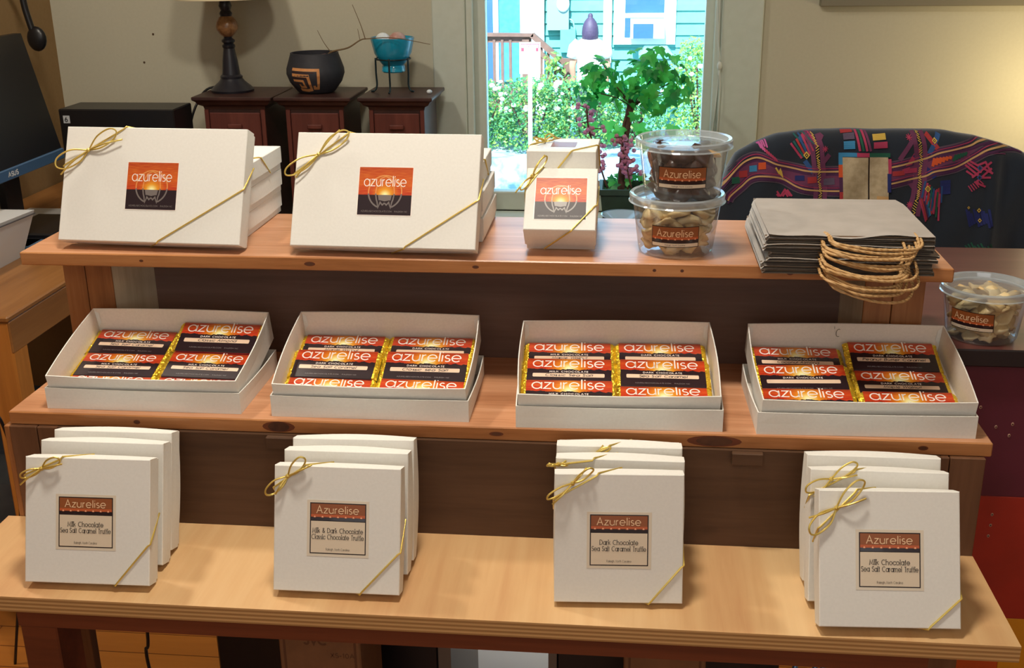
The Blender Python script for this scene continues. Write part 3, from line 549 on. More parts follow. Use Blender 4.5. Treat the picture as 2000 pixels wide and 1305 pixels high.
def emblem(mb, cx, cy, R, fn, k1, k2, split):
    ring = arc(cx, cy, R, R, -42, 222, 40); ribbon2d(mb, ring, R * 0.035, k1, fn, 0.00025)
    lower = [(x, y) for x, y in arc(cx, cy, R, R, 180 + 8, 360 - 8, 24) if y < split]
    if lower:
        ribbon2d(mb, [p for p in arc(cx, cy, R, R, 186, 245, 12)], R * 0.045, k2, fn, 0.0003); ribbon2d(mb, [p for p in arc(cx, cy, R, R, 295, 354, 12)], R * 0.045, k2, fn, 0.0003)
    for sg in (-1, 1):
        ribbon2d(mb, [(cx + sg * R * q[0], cy + R * q[1]) for q in ((0.0, 0.95), (0.3, 0.82), (0.48, 0.5), (0.55, 0.1), (0.56, -0.1))], R * 0.03, k1, fn, 0.00025)
        ribbon2d(mb, [(cx + sg * R * q[0], cy + R * q[1]) for q in ((0.56, -0.1), (0.5, -0.45), (0.44, -0.62), (0.38, -0.95), (0.26, -0.62), (0.12, -0.78), (0.0, -0.66))], R * 0.04, k2, fn, 0.0003)
    poly(mb, [(cx - 0.42 * R, cy - 0.18 * R), (cx - 0.36 * R, cy - 0.5 * R), (cx - 0.26 * R, cy - 0.5 * R), (cx, cy - 0.56 * R), (cx + 0.26 * R, cy - 0.5 * R), (cx + 0.36 * R, cy - 0.5 * R), (cx + 0.42 * R, cy - 0.18 * R)], 'grey_ink', fn, 0.0002)
def square_label(parent, cx, cy, w, h, lift=0.0003):
    mb = MB(); fn = lambda a, b, l: (a, -(l + lift), b)
    patch(mb, cx - w / 2 - 0.0008, cx + w / 2 + 0.0008, cy - h / 2 - 0.0008, cy + h / 2 + 0.0008, 'white_ink', fn, 0.00002)
    patch(mb, cx - w / 2, cx + w / 2, cy - h / 2, cy + h / 2, 'sun_label', fn, 0.0001, uv=True)
    emblem(mb, cx, cy - 0.02 * h, w * 0.31, fn, 'faint_ink', 'grey_ink', cy - 0.08 * h)
    text(mb, 'azurelise', cx, cy + 0.10 * h, h * 0.215, 'white_ink', fn, wt=0.034, lift=0.0004, width=w * 0.80, gap=0.05)
    text(mb, 'AZURELISECHOCOLATE.COM', cx - w * 0.14, cy - 0.44 * h, h * 0.032, 'grey_ink', fn, wt=0.06, lift=0.0003, width=w * 0.58)
    text(mb, 'RALEIGH NC', cx + w * 0.32, cy - 0.44 * h, h * 0.032, 'grey_ink', fn, wt=0.06, lift=0.0003, width=w * 0.24)
    return mb.build('label', parent)
def band(mb, x0, x1, y0, y1, fn, nu, l=0.0002):
    # brown banner with a row of pale dots above a dark strip
    H = y1 - y0; W = x1 - x0
    patch(mb, x0, x1, y0, y1, 'umber', fn, l, nu=nu); patch(mb, x0, x1, y0 + 0.16 * H, y0 + 0.36 * H, 'halo', fn, l + 0.00005, nu=nu); patch(mb, x0, x1, y0, y0 + 0.20 * H, 'night', fn, l + 0.0001, nu=nu)
    for i in range(7):
        cx = x0 + W * (0.07 + 0.86 * i / 6); cy = y0 + 0.22 * H; r = 0.016 * W
        poly(mb, [(cx + r * 2.0 * math.cos(2 * PI * q / 10), cy + r * 1.1 * math.sin(2 * PI * q / 10)) for q in range(10)], 'halo', fn, l + 0.00015)
        poly(mb, [(cx + r * math.cos(2 * PI * q / 10), cy + r * 0.9 * math.sin(2 * PI * q / 10)) for q in range(10)], 'glowdot', fn, l + 0.0002)
def truffle_label(parent, cx, cy, l1, l2):
    w, h = 0.0655, 0.0590; mb = MB(); fn = lambda a, b, l: (cx + a, -(l + 0.0003), cy + b)
    mb.box(cx - 0.0362, cx + 0.0362, -0.0003, -0.0001, cy - 0.0325, cy + 0.0325, 'sticker_rim')
    patch(mb, -w / 2, w / 2, -h / 2, h / 2, 'dark_ink', fn, 0.0001); e = 0.0012
    patch(mb, -w / 2 + e, w / 2 - e, -h / 2 + e, h / 2 - h * 0.36, 'sticker', fn, 0.00015)
    band(mb, -w / 2 + e, w / 2 - e, h / 2 - h * 0.345, h / 2 - e, fn, 1)
    text(mb, 'Azurelise', 0, h / 2 - h * 0.205, h * 0.145, 'cream_ink', fn, wt=0.042, lift=0.0005, width=w * 0.76)
    wid = lambda s: strokes(s, 0.06)[1]
    text(mb, l1, 0, -h * 0.085, h * 0.090, 'dark_ink', fn, wt=0.045, lift=0.0005, serif=0.09, width=w * min(0.90, 0.047 * len(l1)))
    text(mb, l2, 0, -h * 0.21, h * 0.090, 'dark_ink', fn, wt=0.045, lift=0.0005, serif=0.09, width=w * 0.93)
    text(mb, 'Raleigh, North Carolina', 0, -h * 0.43, h * 0.045, 'dark_ink', fn, wt=0.035, lift=0.0005, width=w * 0.42)
    return mb.build('label', parent)
def leaned(nm, label, cat, X, Y, yaw, tilt, w, h, d, base_z, group):
    return thing(nm, label, cat, (X, Y, base_z + d * math.sin(math.radians(tilt)) + 0.0001), (math.radians(-tilt), 0, math.radians(yaw)), group)
TR = [
 (0.1203, -0.3084, 1.1, 18.3, 0.1505, 0.1476, 0.0292, 'front box of the leftmost truffle row, labelled Milk Chocolate Sea Salt Caramel Truffle', ('Milk Chocolate', 'Sea Salt Caramel Truffle', 0.49, 0.49), (0.30, 0.85, 0.73, 0.33, (0.14, 0.91), 0.026, 0.8, 11)),
 (0.1151, -0.2610, 0.5, 17.8, 0.1530, 0.1469, 0.0293, 'plain white truffle box standing second in the leftmost row', None, None),
 (0.1153, -0.2268, 0.7, 17.5, 0.1500, 0.1453, 0.0298, 'rearmost white truffle box of the leftmost row', None, None),
 (0.4175, -0.3009, 0.2, 17.6, 0.1475, 0.1455, 0.0301, 'front truffle box labelled Milk & Dark Chocolate Classic Chocolate Truffle', ('Milk & Dark Chocolate', 'Classic Chocolate Truffle', 0.51, 0.51), (0.24, 0.82, 0.69, 0.34, (0.11, 0.915), 0.028, 0.9, 5)),
 (0.4173, -0.2548, 0.4, 14.9, 0.1485, 0.1453, 0.0300, 'plain white truffle box in the middle of the second row from the left', None, None),
 (0.4199, -0.2280, 2.0, 16.5, 0.1475, 0.1465, 0.0299, 'rearmost white truffle box of the second row from the left', None, None),
 (0.7418, -0.2944, 3.2, 13.1, 0.1445, 0.1486, 0.0301, 'front truffle box labelled Dark Chocolate Sea Salt Caramel Truffle', ('Dark Chocolate', 'Sea Salt Caramel Truffle', 0.503, 0.49), (0.34, 0.80, 0.74, 0.30, (0.14, 0.93), 0.029, 0.9, 9)),
 (0.7385, -0.2416, 0.4, 11.3, 0.1480, 0.1449, 0.0301, 'middle box behind the Dark Chocolate one, gold loop at its left', None, (0.3, 0.93, 0.8, 0.2, (0.02, 0.95), 0.012, 1.0, 4)),
 (0.7376, -0.2030, 1.2, 9.0, 0.1480, 0.1453, 0.0301, 'rearmost box behind the Dark Chocolate one, gold cord near its top', None, (0.42, 0.78, 0.8, 0.2, (0.30, 0.93), 0.020, 0.9, 6)),
 (1.0312, -0.3249, 3.0, 22.5, 0.1505, 0.1471, 0.0301, 'rightmost front truffle box, labelled Milk Chocolate Sea Salt Caramel Truffle', ('Milk Chocolate', 'Sea Salt Caramel Truffle', 0.5, 0.494), (0.27, 0.72, 0.77, 0.22, (0.12, 0.87), 0.036, 1.2, 8)),
 (1.0262, -0.2740, 0.4, 19.8, 0.1510, 0.1490, 0.0298, 'middle truffle box of the right end row, gold bow at its upper left', None, (0.33, 0.80, 0.8, 0.2, (0.15, 0.93), 0.030, 0.9, 13)),
 (1.0270, -0.2290, 0.2, 16.1, 0.1500, 0.1484, 0.0300, 'rearmost white truffle box of the right end row', None, None)]
for X, Y, yaw, ti, w_, h_, d_, lab, lt, cr in TR:
    t = leaned('truffle_box', lab, 'box', X, Y, yaw, ti, w_, h_, d_, ZB, 'square white truffle boxes on the bottom shelf')
    carton(t, w_, h_, d_, bulge=0.0012 if lt else 0.0028)
    if lt: truffle_label(t, lt[2] * w_, lt[3] * h_, lt[0], lt[1])
    if cr: cords(t, w_, h_, d_, cr[0], cr[1], cr[2], cr[3], cr[4], cr[5], cr[6], seed=cr[7])
for X, Y, yaw, ti, w_, h_, lab, cr in ((0.0484, 0.0173, -2.9, 24.7, 0.2571, 0.1563, 'large gift box leaning at the left end of the top shelf, sunset label and bow', (0.33, 0.65, 0.55, 0.48, (0.135, 0.79), 0.046, 0.9, 3)),
                                       (0.3736, 0.0049, -1.9, 27.1, 0.2469, 0.1535, 'large gift box leaning beside the small window boxes, sunset label and bow', (0.28, 0.63, 0.62, 0.43, (0.125, 0.80), 0.046, 0.75, 21))):
    t = leaned('gift_box', lab, 'box', X, Y, yaw, ti, w_, h_, 0.032, ZT, 'large gift boxes on the top shelf')
    carton(t, w_, h_, 0.032, bulge=0.001); square_label(t, w_ * 0.5, h_ * 0.49, 0.0715, 0.0640)
    cords(t, w_, h_, 0.032, cr[0], cr[1], cr[2], cr[3], cr[4], cr[5], cr[6], seed=cr[7])
def flat_box(nm, lab, X, Y, ztop, yaw, w_, h_, d_, group, tiltx=0):
    return thing(nm, lab, 'box', (X, Y, ztop), (math.radians(-90 + tiltx), 0, math.radians(yaw)), group)
for X, Y, n, yaw, lab, cr in ((0.0395, 0.099, 0, -0.6, 'bottom box of the stack behind the leftmost gift box', None), (0.042, 0.098, 1, -1.2, 'middle box of the stack behind the leftmost gift box', None),
                              (0.045, 0.0965, 2, -0.8, 'topmost box with gold cord in the stack behind the leftmost gift box', (0.3, 0.6, 0.7, 0.40, None, 0.03, 1, 2)),
                              (0.372, 0.0875, 0, 0.0, 'bottom box of the stack behind the middle gift box', None), (0.371, 0.0885, 1, 0.4, 'middle box with bulging side of the stack behind the middle gift box', None),
                              (0.367, 0.0885, 2, 0.6, 'topmost box with gold cord in the stack behind the middle gift box', (0.3, 0.6, 0.7, 0.42, None, 0.03, 1, 2))):
    dd = 0.0335; t = flat_box('gift_box', lab, X, Y, ZT + (n + 1) * dd, yaw, 0.248, 0.155, dd, 'flat stacked gift boxes behind the leaning ones')
    carton(t, 0.248, 0.155, dd - 0.0002, bulge=0.0012)
    if cr: cords(t, 0.248, 0.155, dd - 0.002, *cr[:4], None, seed=2)
# small window boxes
t = leaned('window_box', 'small cube gift box tilted back with large sunset label and gold bow', 'box', 0.6804, 0.0174, -0.2, 44.7, 0.0933, 0.0943, 0.0534, ZT, 'small gift boxes on the top shelf')
carton(t, 0.0933, 0.0943, 0.0534, bulge=0.0); square_label(t, 0.0933 * 0.50, 0.0943 * 0.50, 0.067, 0.063)
cords(t, 0.0933, 0.0943, 0.0534, 0.22, 0.66, 0.67, 0.40, (0.08, 0.84), 0.030, 0.35, seed=17)
for n, lab in ((0, 'lower small white box hidden behind the tilted window box'), (1, 'small box with clear film lid and gold bow behind the tilted one')):
    t = flat_box('window_box', lab, 0.676, 0.1235, ZT + 0.060 * (n + 1), -1.7, 0.094, 0.097, 0.06, 'small gift boxes on the top shelf')
    carton(t, 0.0941, 0.0972, 0.0598, bulge=0.0)
    if n:
        mb = MB(); mb.box(0.012, 0.082, -0.0012, -0.0002, 0.013, 0.084, 'cellophane'); mb.build('film_window', t)
        mb = MB(); square = MB(); patch(mb, 0.03, 0.064, 0.03, 0.066, 'umber', FRONT, 0.0003); mb.build('label', t)
        cords(t, 0.0941, 0.0972, 0.04, 0.40, 0.40, 0.65, 0.45, (0.20, 0.60), 0.020, 1.4, seed=31)

# ------------------------------------------------------------------ open trays on upturned lids
def open_box(parent_name, lab, cat, X, Y, Z, yaw, tilt, w_, d_, h_, group, th=0.0014, flare=0.002, mark=False):
    t = thing(parent_name, lab, cat, (X, Y, Z), (math.radians(-tilt), 0, math.radians(yaw)), group); mb = MB(); n = 8
    def out(off, z, fl):
        P = []
        for (ax, ay, bx, by, nx, ny) in ((0, 0, w_, 0, 0, -1), (w_, 0, w_, d_, 1, 0), (w_, d_, 0, d_, 0, 1), (0, d_, 0, 0, -1, 0)):
            for q in range(n):
                s = q / n; o = fl * math.sin(PI * s); x = ax + (bx - ax) * s + nx * o; y = ay + (by - ay) * s + ny * o
                P.append((min(max(x, off), w_ - off) if abs(nx) < 1 else x - nx * off, min(max(y, off), d_ - off) if abs(ny) < 1 else y - ny * off, z))
        return P
    mb.grid([out(0, 0, 0), out(0, h_ * 0.5, flare * 0.3), out(0, h_, flare)], 'card', close_u=True)
    mb.grid([out(0, h_, flare), out(th, h_, flare)], 'card', close_u=True)
    mb.grid([out(th, h_, flare), out(th, h_ * 0.5, flare * 0.3), out(th, th, 0)], 'card_in', close_u=True)
    mb.face(out(0, 0, 0)[::-1], 'card'); mb.face(out(th, th, 0), 'card_in'); mb.build('tray_wall' if parent_name == 'bar_tray' else 'lid_wall', t)
    # folded corner tabs
    sgn = ((th, d_ - th), (w_ - th, d_ - th))
    for i, (x, y) in enumerate(sgn):
        mb = MB(); s = 1 if i == 0 else -1; mb.face([(x + s * 0.0003, y - 0.0005, h_ * 0.3), (x + s * 0.006, y - 0.0005, h_ * 0.5), (x + s * 0.0055, y - 0.0008, h_ * 0.85), (x + s * 0.0003, y - 0.0008, h_ * 0.95)], 'card'); mb.build('corner_tab', t)
    
    if mark:
        mb = MB(); fn = lambda a, b, l: (a, d_ - th - 0.0006 - l, b); ribbon2d(mb, arc(w_ * 0.47, h_ * 0.72, 0.003, 0.006, 60, 300), 0.0003, 'pen', fn, 0); ribbon2d(mb, [(w_ * 0.445, h_ * 0.96), (w_ * 0.447, h_ * 0.86)], 0.0002, 'pen', fn, 0); mb.build('pencil_mark', t)
    return t
TRAY = [(0.0797, -0.1120, 0.1, -15.2, 0.2503, 0.0436, 0.1556, 'leftmost'), (0.3768, -0.1136, 0.4, -16.6, 0.2442, 0.0429, 0.1567, 'second from left'),
        (0.6864, -0.1245, 2.5, -15.6, 0.2449, 0.0430, 0.1568, 'third from left'), (0.9796, -0.1199, 2.2, -15.3, 0.2510, 0.0430, 0.1603, 'rightmost')]
LIDS = [(0.0758, -0.1225, 0.1, 0.2570, 0.158), (0.3735, -0.1250, 0.2, 0.2510, 0.158), (0.6840, -0.1345, 1.4, 0.2510, 0.158), (0.9750, -0.1315, 1.5, 0.2570, 0.160)]
TXT = [[('MILK', 'Sea Salt Caramel'), ('DARK', 'Classic Almond'), ('MILK', 'Sea Salt Caramel'), ('MILK', 'Sea Salt Caramel'), ('MILK', None), ('MILK', None)],
       [('DARK', 'Maple Walnut'), ('DARK', None), ('DARK', 'Sea Salt Caramel'), ('DARK', 'Classic sea Salt'), ('DARK', None), ('DARK', None)],
       [('MILK', 'Maple Walnut'), ('DARK', None), ('MILK', 'Classic Sea Salt'), ('DARK', 'Sea Salt Caramel'), ('MILK', None), ('DARK', None)],
       [('MILK', 'Coconut Almond'), ('DARK', 'Peanut Butter Caramel'), ('DARK', None), ('DARK', 'Maple Walnut'), ('MILK', None), ('DARK', None)]]
# x (back left corner), z at left, z at right, tilt, y of back edge
BARS = [[(0.0085, .0125, .0110, 2, .150), (0.1310, .0270, .0265, 12, .151), (0.0080, .0095, .0090, -1, .099), (0.1300, .0140, .0130, 2, .099), (0.0080, .0095, .0090, 0, .0505), (0.1280, .0095, .0090, 0, .0505)],
        [(0.0070, .0095, .0100, 1, .150), (0.1270, .0095, .0095, 1, .150), (0.0070, .0195, .0195, 6, .1035), (0.1275, .0190, .0190, 8, .104), (0.0070, .0130, .0120, 2, .0545), (0.1270, .0125, .0115, 2, .0550)],
        [(0.0080, .0125, .0125, 2, .150), (0.1265, .0130, .0120, 2, .150), (0.0080, .0225, .0225, 4, .1015), (0.1270, .0210, .0200, 4, .1035), (0.0080, .0250, .0240, 5, .0530), (0.1260, .0170, .0160, 1, .0520)],
        [(0.0085, .0135, .0115, 2, .151), (0.1290, .0225, .0215, 8, .151), (0.0080, .0190, .0195, 4, .1030), (0.1295, .0140, .0140, 1, .1000), (0.0075, .0200, .0190, 2, .0530), (0.1300, .0180, .0180, 2, .0525)]]
def make_bar(label, kind, hand, seed, group):
    rn = random.Random(seed); t = thing('chocolate_bar', label, 'chocolate bar', group=group); W, D, T_ = 0.1075, 0.0525, 0.0078
    mb = MB(); e = 0.0012
    # paper sleeve: printed top with softly rounded long edges
    mb.box(0, W, -D + e, -e, -T_, -T_ + 0.0006, 'night'); ys = [(-e * (1 - math.cos(a)) if False else 0, 0) for a in (0,)]
    prof = [(-D, -T_ + 0.0003), (-D, -e), (-D + e * 0.35, -e * 0.3), (-D + e, 0), (-e, 0), (-e * 0.35, -e * 0.3), (0, -e), (0, -T_ + 0.0003)]
    for i in range(len(prof) - 1):
        (ya, za), (yb, zb) = prof[i], prof[i + 1]
        if i == 3: continue
        mb.face([(0, ya, za), (W, ya, za), (W, yb, zb), (0, yb, zb)], 't_red' if i == 0 else ('night' if i < 3 else 'sun_side'))
    fn = lambda a, b, l: (a, -D + e + b, l); Hh = D - 2 * e
    patch(mb, 0, W, 0, Hh, 'sun_bar', fn, 0.0, uv=True, nu=1)
    text(mb, 'azurelise', W * 0.5, Hh * 0.690, Hh * 0.345, 'white_ink', fn, wt=0.038, lift=0.00015, width=W * 0.86, gap=0.05)
    text(mb, kind + ' CHOCOLATE', W * 0.5, Hh * 0.485, Hh * 0.055, 'white_ink', fn, wt=0.06, lift=0.00012, width=W * 0.46, serif=0.06, gap=0.16)
    x0, x1, y0, y1 = W * 0.07, W * 0.92, Hh * 0.305, Hh * 0.445
    poly(mb, [(x0 + .001, y0), (x1 - .001, y0), (x1, y0 + .001), (x1, y1 - .001), (x1 - .001, y1), (x0 + .001, y1), (x0, y1 - .001), (x0, y0 + .001)], 'strip', fn, 0.0001)
    if hand: text(mb, hand, W * 0.5, y0 + Hh * 0.030, Hh * 0.085, 'pen', fn, wt=0.060, lift=0.0002, width=W * (0.034 * len(hand) + 0.02), hand=rn)
    text(mb, 'AZURELISECHOCOLATE.COM', W * 0.38, Hh * 0.10, Hh * 0.035, 'grey_ink', fn, wt=0.06, lift=0.00012, width=W * 0.42)
    text(mb, 'RALEIGH NC', W * 0.72, Hh * 0.10, Hh * 0.035, 'grey_ink', fn, wt=0.06, lift=0.00012, width=W * 0.18)
    for i in range(2): mb.face([((0, W)[i], -D + e, -T_ + 0.0004), ((0, W)[i], -e, -T_ + 0.0004), ((0, W)[i], -e, -0.0006), ((0, W)[i], -D + e, -0.0006)], 'foil')
    mb.build('paper_sleeve', t)
    for sg, xe in ((-1, 0.0004), (1, W - 0.0004)):
        mb = MB(); rows = []; nn = 26
        for q, (dx, zt, zl) in enumerate(((0, -0.0007, -T_ + 0.0007), (0.0025, -0.0010, -T_ + 0.0010), (0.0048, -0.0022, -T_ + 0.0020), (0.0068, -0.0044, -T_ + 0.0030))):
            row = []
            for j in range(nn + 1):
                y = -D + 0.0018 + (D - 0.0036) * j / nn; a = 0.0009 * (q > 0)
                row.append((xe + sg * (dx + (rn.uniform(-0.0012, 0.0006) if q > 1 else 0)), y, zt + rn.uniform(-a, a)))
            for j in range(nn, -1, -1):
                y = -D + 0.0018 + (D - 0.0036) * j / nn; row.append((xe + sg * dx, y, zl))
            rows.append(row)
        mb.grid(rows, 'foil', close_u=True); mb.build('foil_end', t)
    return t
m = mat('red_print_edge', (168, 42, 30), 0.3); M['sun_side'] = m
PLACE = ['back left', 'back right', 'middle left', 'middle right', 'front left', 'front right']
for i, (X, Y, yaw, ti, w_, h_, d_, pos) in enumerate(TRAY):
    lx, ly, lyaw, lw, ld = LIDS[i]; LH = 0.0285
    open_box('box_lid', 'upturned white lid under the %s open tray of bars' % (pos if i in (0, 3) else pos), 'box lid', lx, ly, ZM + 0.0001, lyaw, 0, lw, ld, LH, 'upturned lids on the middle shelf', flare=0.0025)
    open_box('bar_tray', '%s open white tray filled with wrapped chocolate bars on the middle shelf' % pos, 'tray', X, Y, ZM + 0.0035, yaw, ti, w_, d_, h_, 'open trays of bars on the middle shelf', flare=0.003, mark=(i == 3))
    MT = Matrix.Translation((X, Y, ZM + 0.0035)) @ Matrix.Rotation(math.radians(yaw), 4, 'Z') @ Matrix.Rotation(math.radians(-ti), 4, 'X')
    for j in range(6):
        kind, hand = TXT[i][j]; bx, zl, zr, bt, by = BARS[i][j]
        vis = {'Sea Salt Caramel': 'Sea Salt Caramel', None: None}.get(hand, hand)
        lab = '%s bar in the %s tray, %s chocolate%s' % (PLACE[j], pos, kind.lower(), (' with %s handwritten' % vis) if vis else ' in red sunset wrapper')
        b = make_bar(lab, kind, hand, 100 + i * 10 + j, 'wrapped chocolate bars in the trays')
        roll = math.atan2(zr - zl, 0.11)
        b.matrix_world = MT @ Matrix.Translation((bx, by, zl)) @ Matrix.Rotation(math.radians(rnd.uniform(-0.8, 0.8)), 4, 'Z') @ Matrix.Rotation(-roll, 4, 'Y') @ Matrix.Rotation(math.radians(bt), 4, 'X')

# ------------------------------------------------------------------ clear tubs with candied pieces
PIECES = {}
def piece_mesh(kind, v):
    key = (kind, v)
    if key in PIECES: return PIECES[key]
    r = random.Random(hash(kind) % 97 + v * 13 if False else len(kind) * 31 + v * 13); mb = MB()
    sq = {'ginger': (1.0, 0.78, 0.34), 'choc': (1.0, 0.8, 0.55), 'fruit': (1.1, 0.9, 0.25)}[kind]
    mb.ball((0, 0, 0), {'ginger': 0.0185, 'choc': 0.0175, 'fruit': 0.017}[kind], {'ginger': ('ginger', 'ginger2')[v % 2], 'choc': 'choc', 'fruit': 'nut'}[kind], 14, (sq[0] * r.uniform(0.8, 1.1), sq[1] * r.uniform(0.8, 1.15), sq[2]), 0.20 if kind == 'ginger' else 0.12, r)
    mb.v = [(x, y, z + 0.005 * math.sin(x * 130 + v) + 0.004 * math.sin(y * 150 + 2 * v)) for x, y, z in mb.v] if kind == 'ginger' else mb.v
    o = mb.build('candy_piece', smooth='all'); PIECES[key] = o; return o
def put_piece(kind, v, loc, rot, label, cat, group, name):
    src = piece_mesh(kind, v)
    if src.get('used'): o = src.copy(); COL.objects.link(o)
    else: o = src; o['used'] = 1
    o.name = name; o.location = loc; o.rotation_euler = rot; return tag(o, label, cat, group)
def tub(cx, cy, z, label, face_deg, lab_z, kindfn, rng, tilt=0.0):
    t = thing('plastic_tub', label, 'tub', (cx, cy, z), (0, 0, 0), 'clear round tubs with brown labels')
    mb = MB(); mb.lathe([(0, 0.0015), (0.040, 0.0015), (0.0455, 0.0005), (0.0480, 0.0025), (0.0490, 0.006), (0.0570, 0.066)], 'plastic', n=56); mb.build('cup', t, smooth=True)
    mb = MB(); mb.lathe([(0.0, 0.0705), (0.053, 0.0705), (0.0555, 0.0715), (0.0565, 0.0775), (0.0605, 0.0785), (0.0620, 0.0765), (0.0615, 0.0690), (0.0630, 0.0675), (0.0590, 0.0660), (0.0576, 0.0665)], None if False else 'plastic_rim', n=56, ks=['plastic'] + ['plastic_rim'] * 8)
    mb.build('tub_lid', t, smooth=True)
    mb = MB(); a0 = math.radians(face_deg)
    def fn(a, b, l):
        zz_ = lab_z + b + tilt * a; rr = 0.0490 + (0.0570 - 0.0490) * (zz_ - 0.006) / 0.06 + 0.0003 + l; q = a0 + a / rr
        return (rr * math.cos(q), rr * math.sin(q), zz_)
    W2, H2 = 0.0315, 0.0140
    patch(mb, -W2, W2, -H2, H2, 'dark_ink', fn, 0.0, nu=14)
    patch(mb, -W2 + 0.0009, W2 - 0.0009, -H2 + 0.0009, -H2 + 0.0055, 'sticker', fn, 0.0002, nu=14)
    band(mb, -W2 + 0.0009, W2 - 0.0009, -H2 + 0.0065, H2 - 0.0009, fn, 14, 0.0002)
    text(mb, 'Azurelise', 0, 0.0005, 0.0095, 'cream_ink', fn, wt=0.045, lift=0.0006, width=0.048)
    text(mb, 'Raleigh, North Carolina', 0, -H2 + 0.0023, 0.0018, 'dark_ink', fn, wt=0.04, lift=0.0005, width=0.026)
    mb.build('label', t)
    for lay in range(5):
        zz_ = 0.0095 + lay * 0.0115; rout = 0.0275 + lay * 0.0013; n = 8
        for q in range(n):
            a = 2 * PI * (q + 0.5 * (lay % 2)) / n + rng.uniform(-0.1, 0.1); kind, nm, lb, ct, gp = kindfn(rng)
            put_piece(kind, rng.randrange(4), (cx + rout * math.cos(a), cy + rout * math.sin(a), z + zz_ + 0.003), (rng.uniform(-0.35, 0.35), rng.uniform(-0.35, 0.35), rng.uniform(0, 6.28)) if kind != 'choc' else (rng.uniform(-0.8, 0.8), rng.uniform(-0.8, 0.8), rng.uniform(0, 6.28)), lb, ct, gp, nm)
        for q in range(2):
            kind, nm, lb, ct, gp = kindfn(rng); a = rng.uniform(0, 6.28) + q * PI
            put_piece(kind, rng.randrange(4), (cx + 0.010 * math.cos(a), cy + 0.010 * math.sin(a), z + zz_ + 0.003), (rng.uniform(-0.3, 0.3), rng.uniform(-0.3, 0.3), rng.uniform(0, 6.28)), lb, ct, gp, nm)
rg = random.Random(3)
kg = lambda where: (lambda r: ('ginger', 'candied_ginger_slice', 'pale candied ginger slice inside ' + where, 'candy', 'ginger slices in ' + where))
def kc(r):
    if r.random() < 0.14: return ('fruit', 'candied_fruit_slice', 'orange candied slice half dipped in chocolate inside the upper stacked tub', 'candy', 'dipped slices in the upper tub')
    return ('choc', 'dark_chocolate_piece', 'dark chocolate piece inside the upper stacked tub', 'candy', 'chocolate pieces in the upper tub')
tub(0.878, 0.066, ZT + 0.0002, 'lower clear tub of candied ginger in the stack on the top shelf', -93, 0.031, kg('the lower stacked tub'), rg)
tub(0.884, 0.067, ZT + 0.0712, 'upper clear tub of dark chocolate pieces in the stack on the top shelf', -93, 0.036, kc, rg)
ZTAB = 0.893
tub(1.325, 0.200, ZTAB + 0.0002, 'clear tub of pale candied ginger on the dark table at the right', -124, 0.036, kg('the tub on the dark table'), rg)

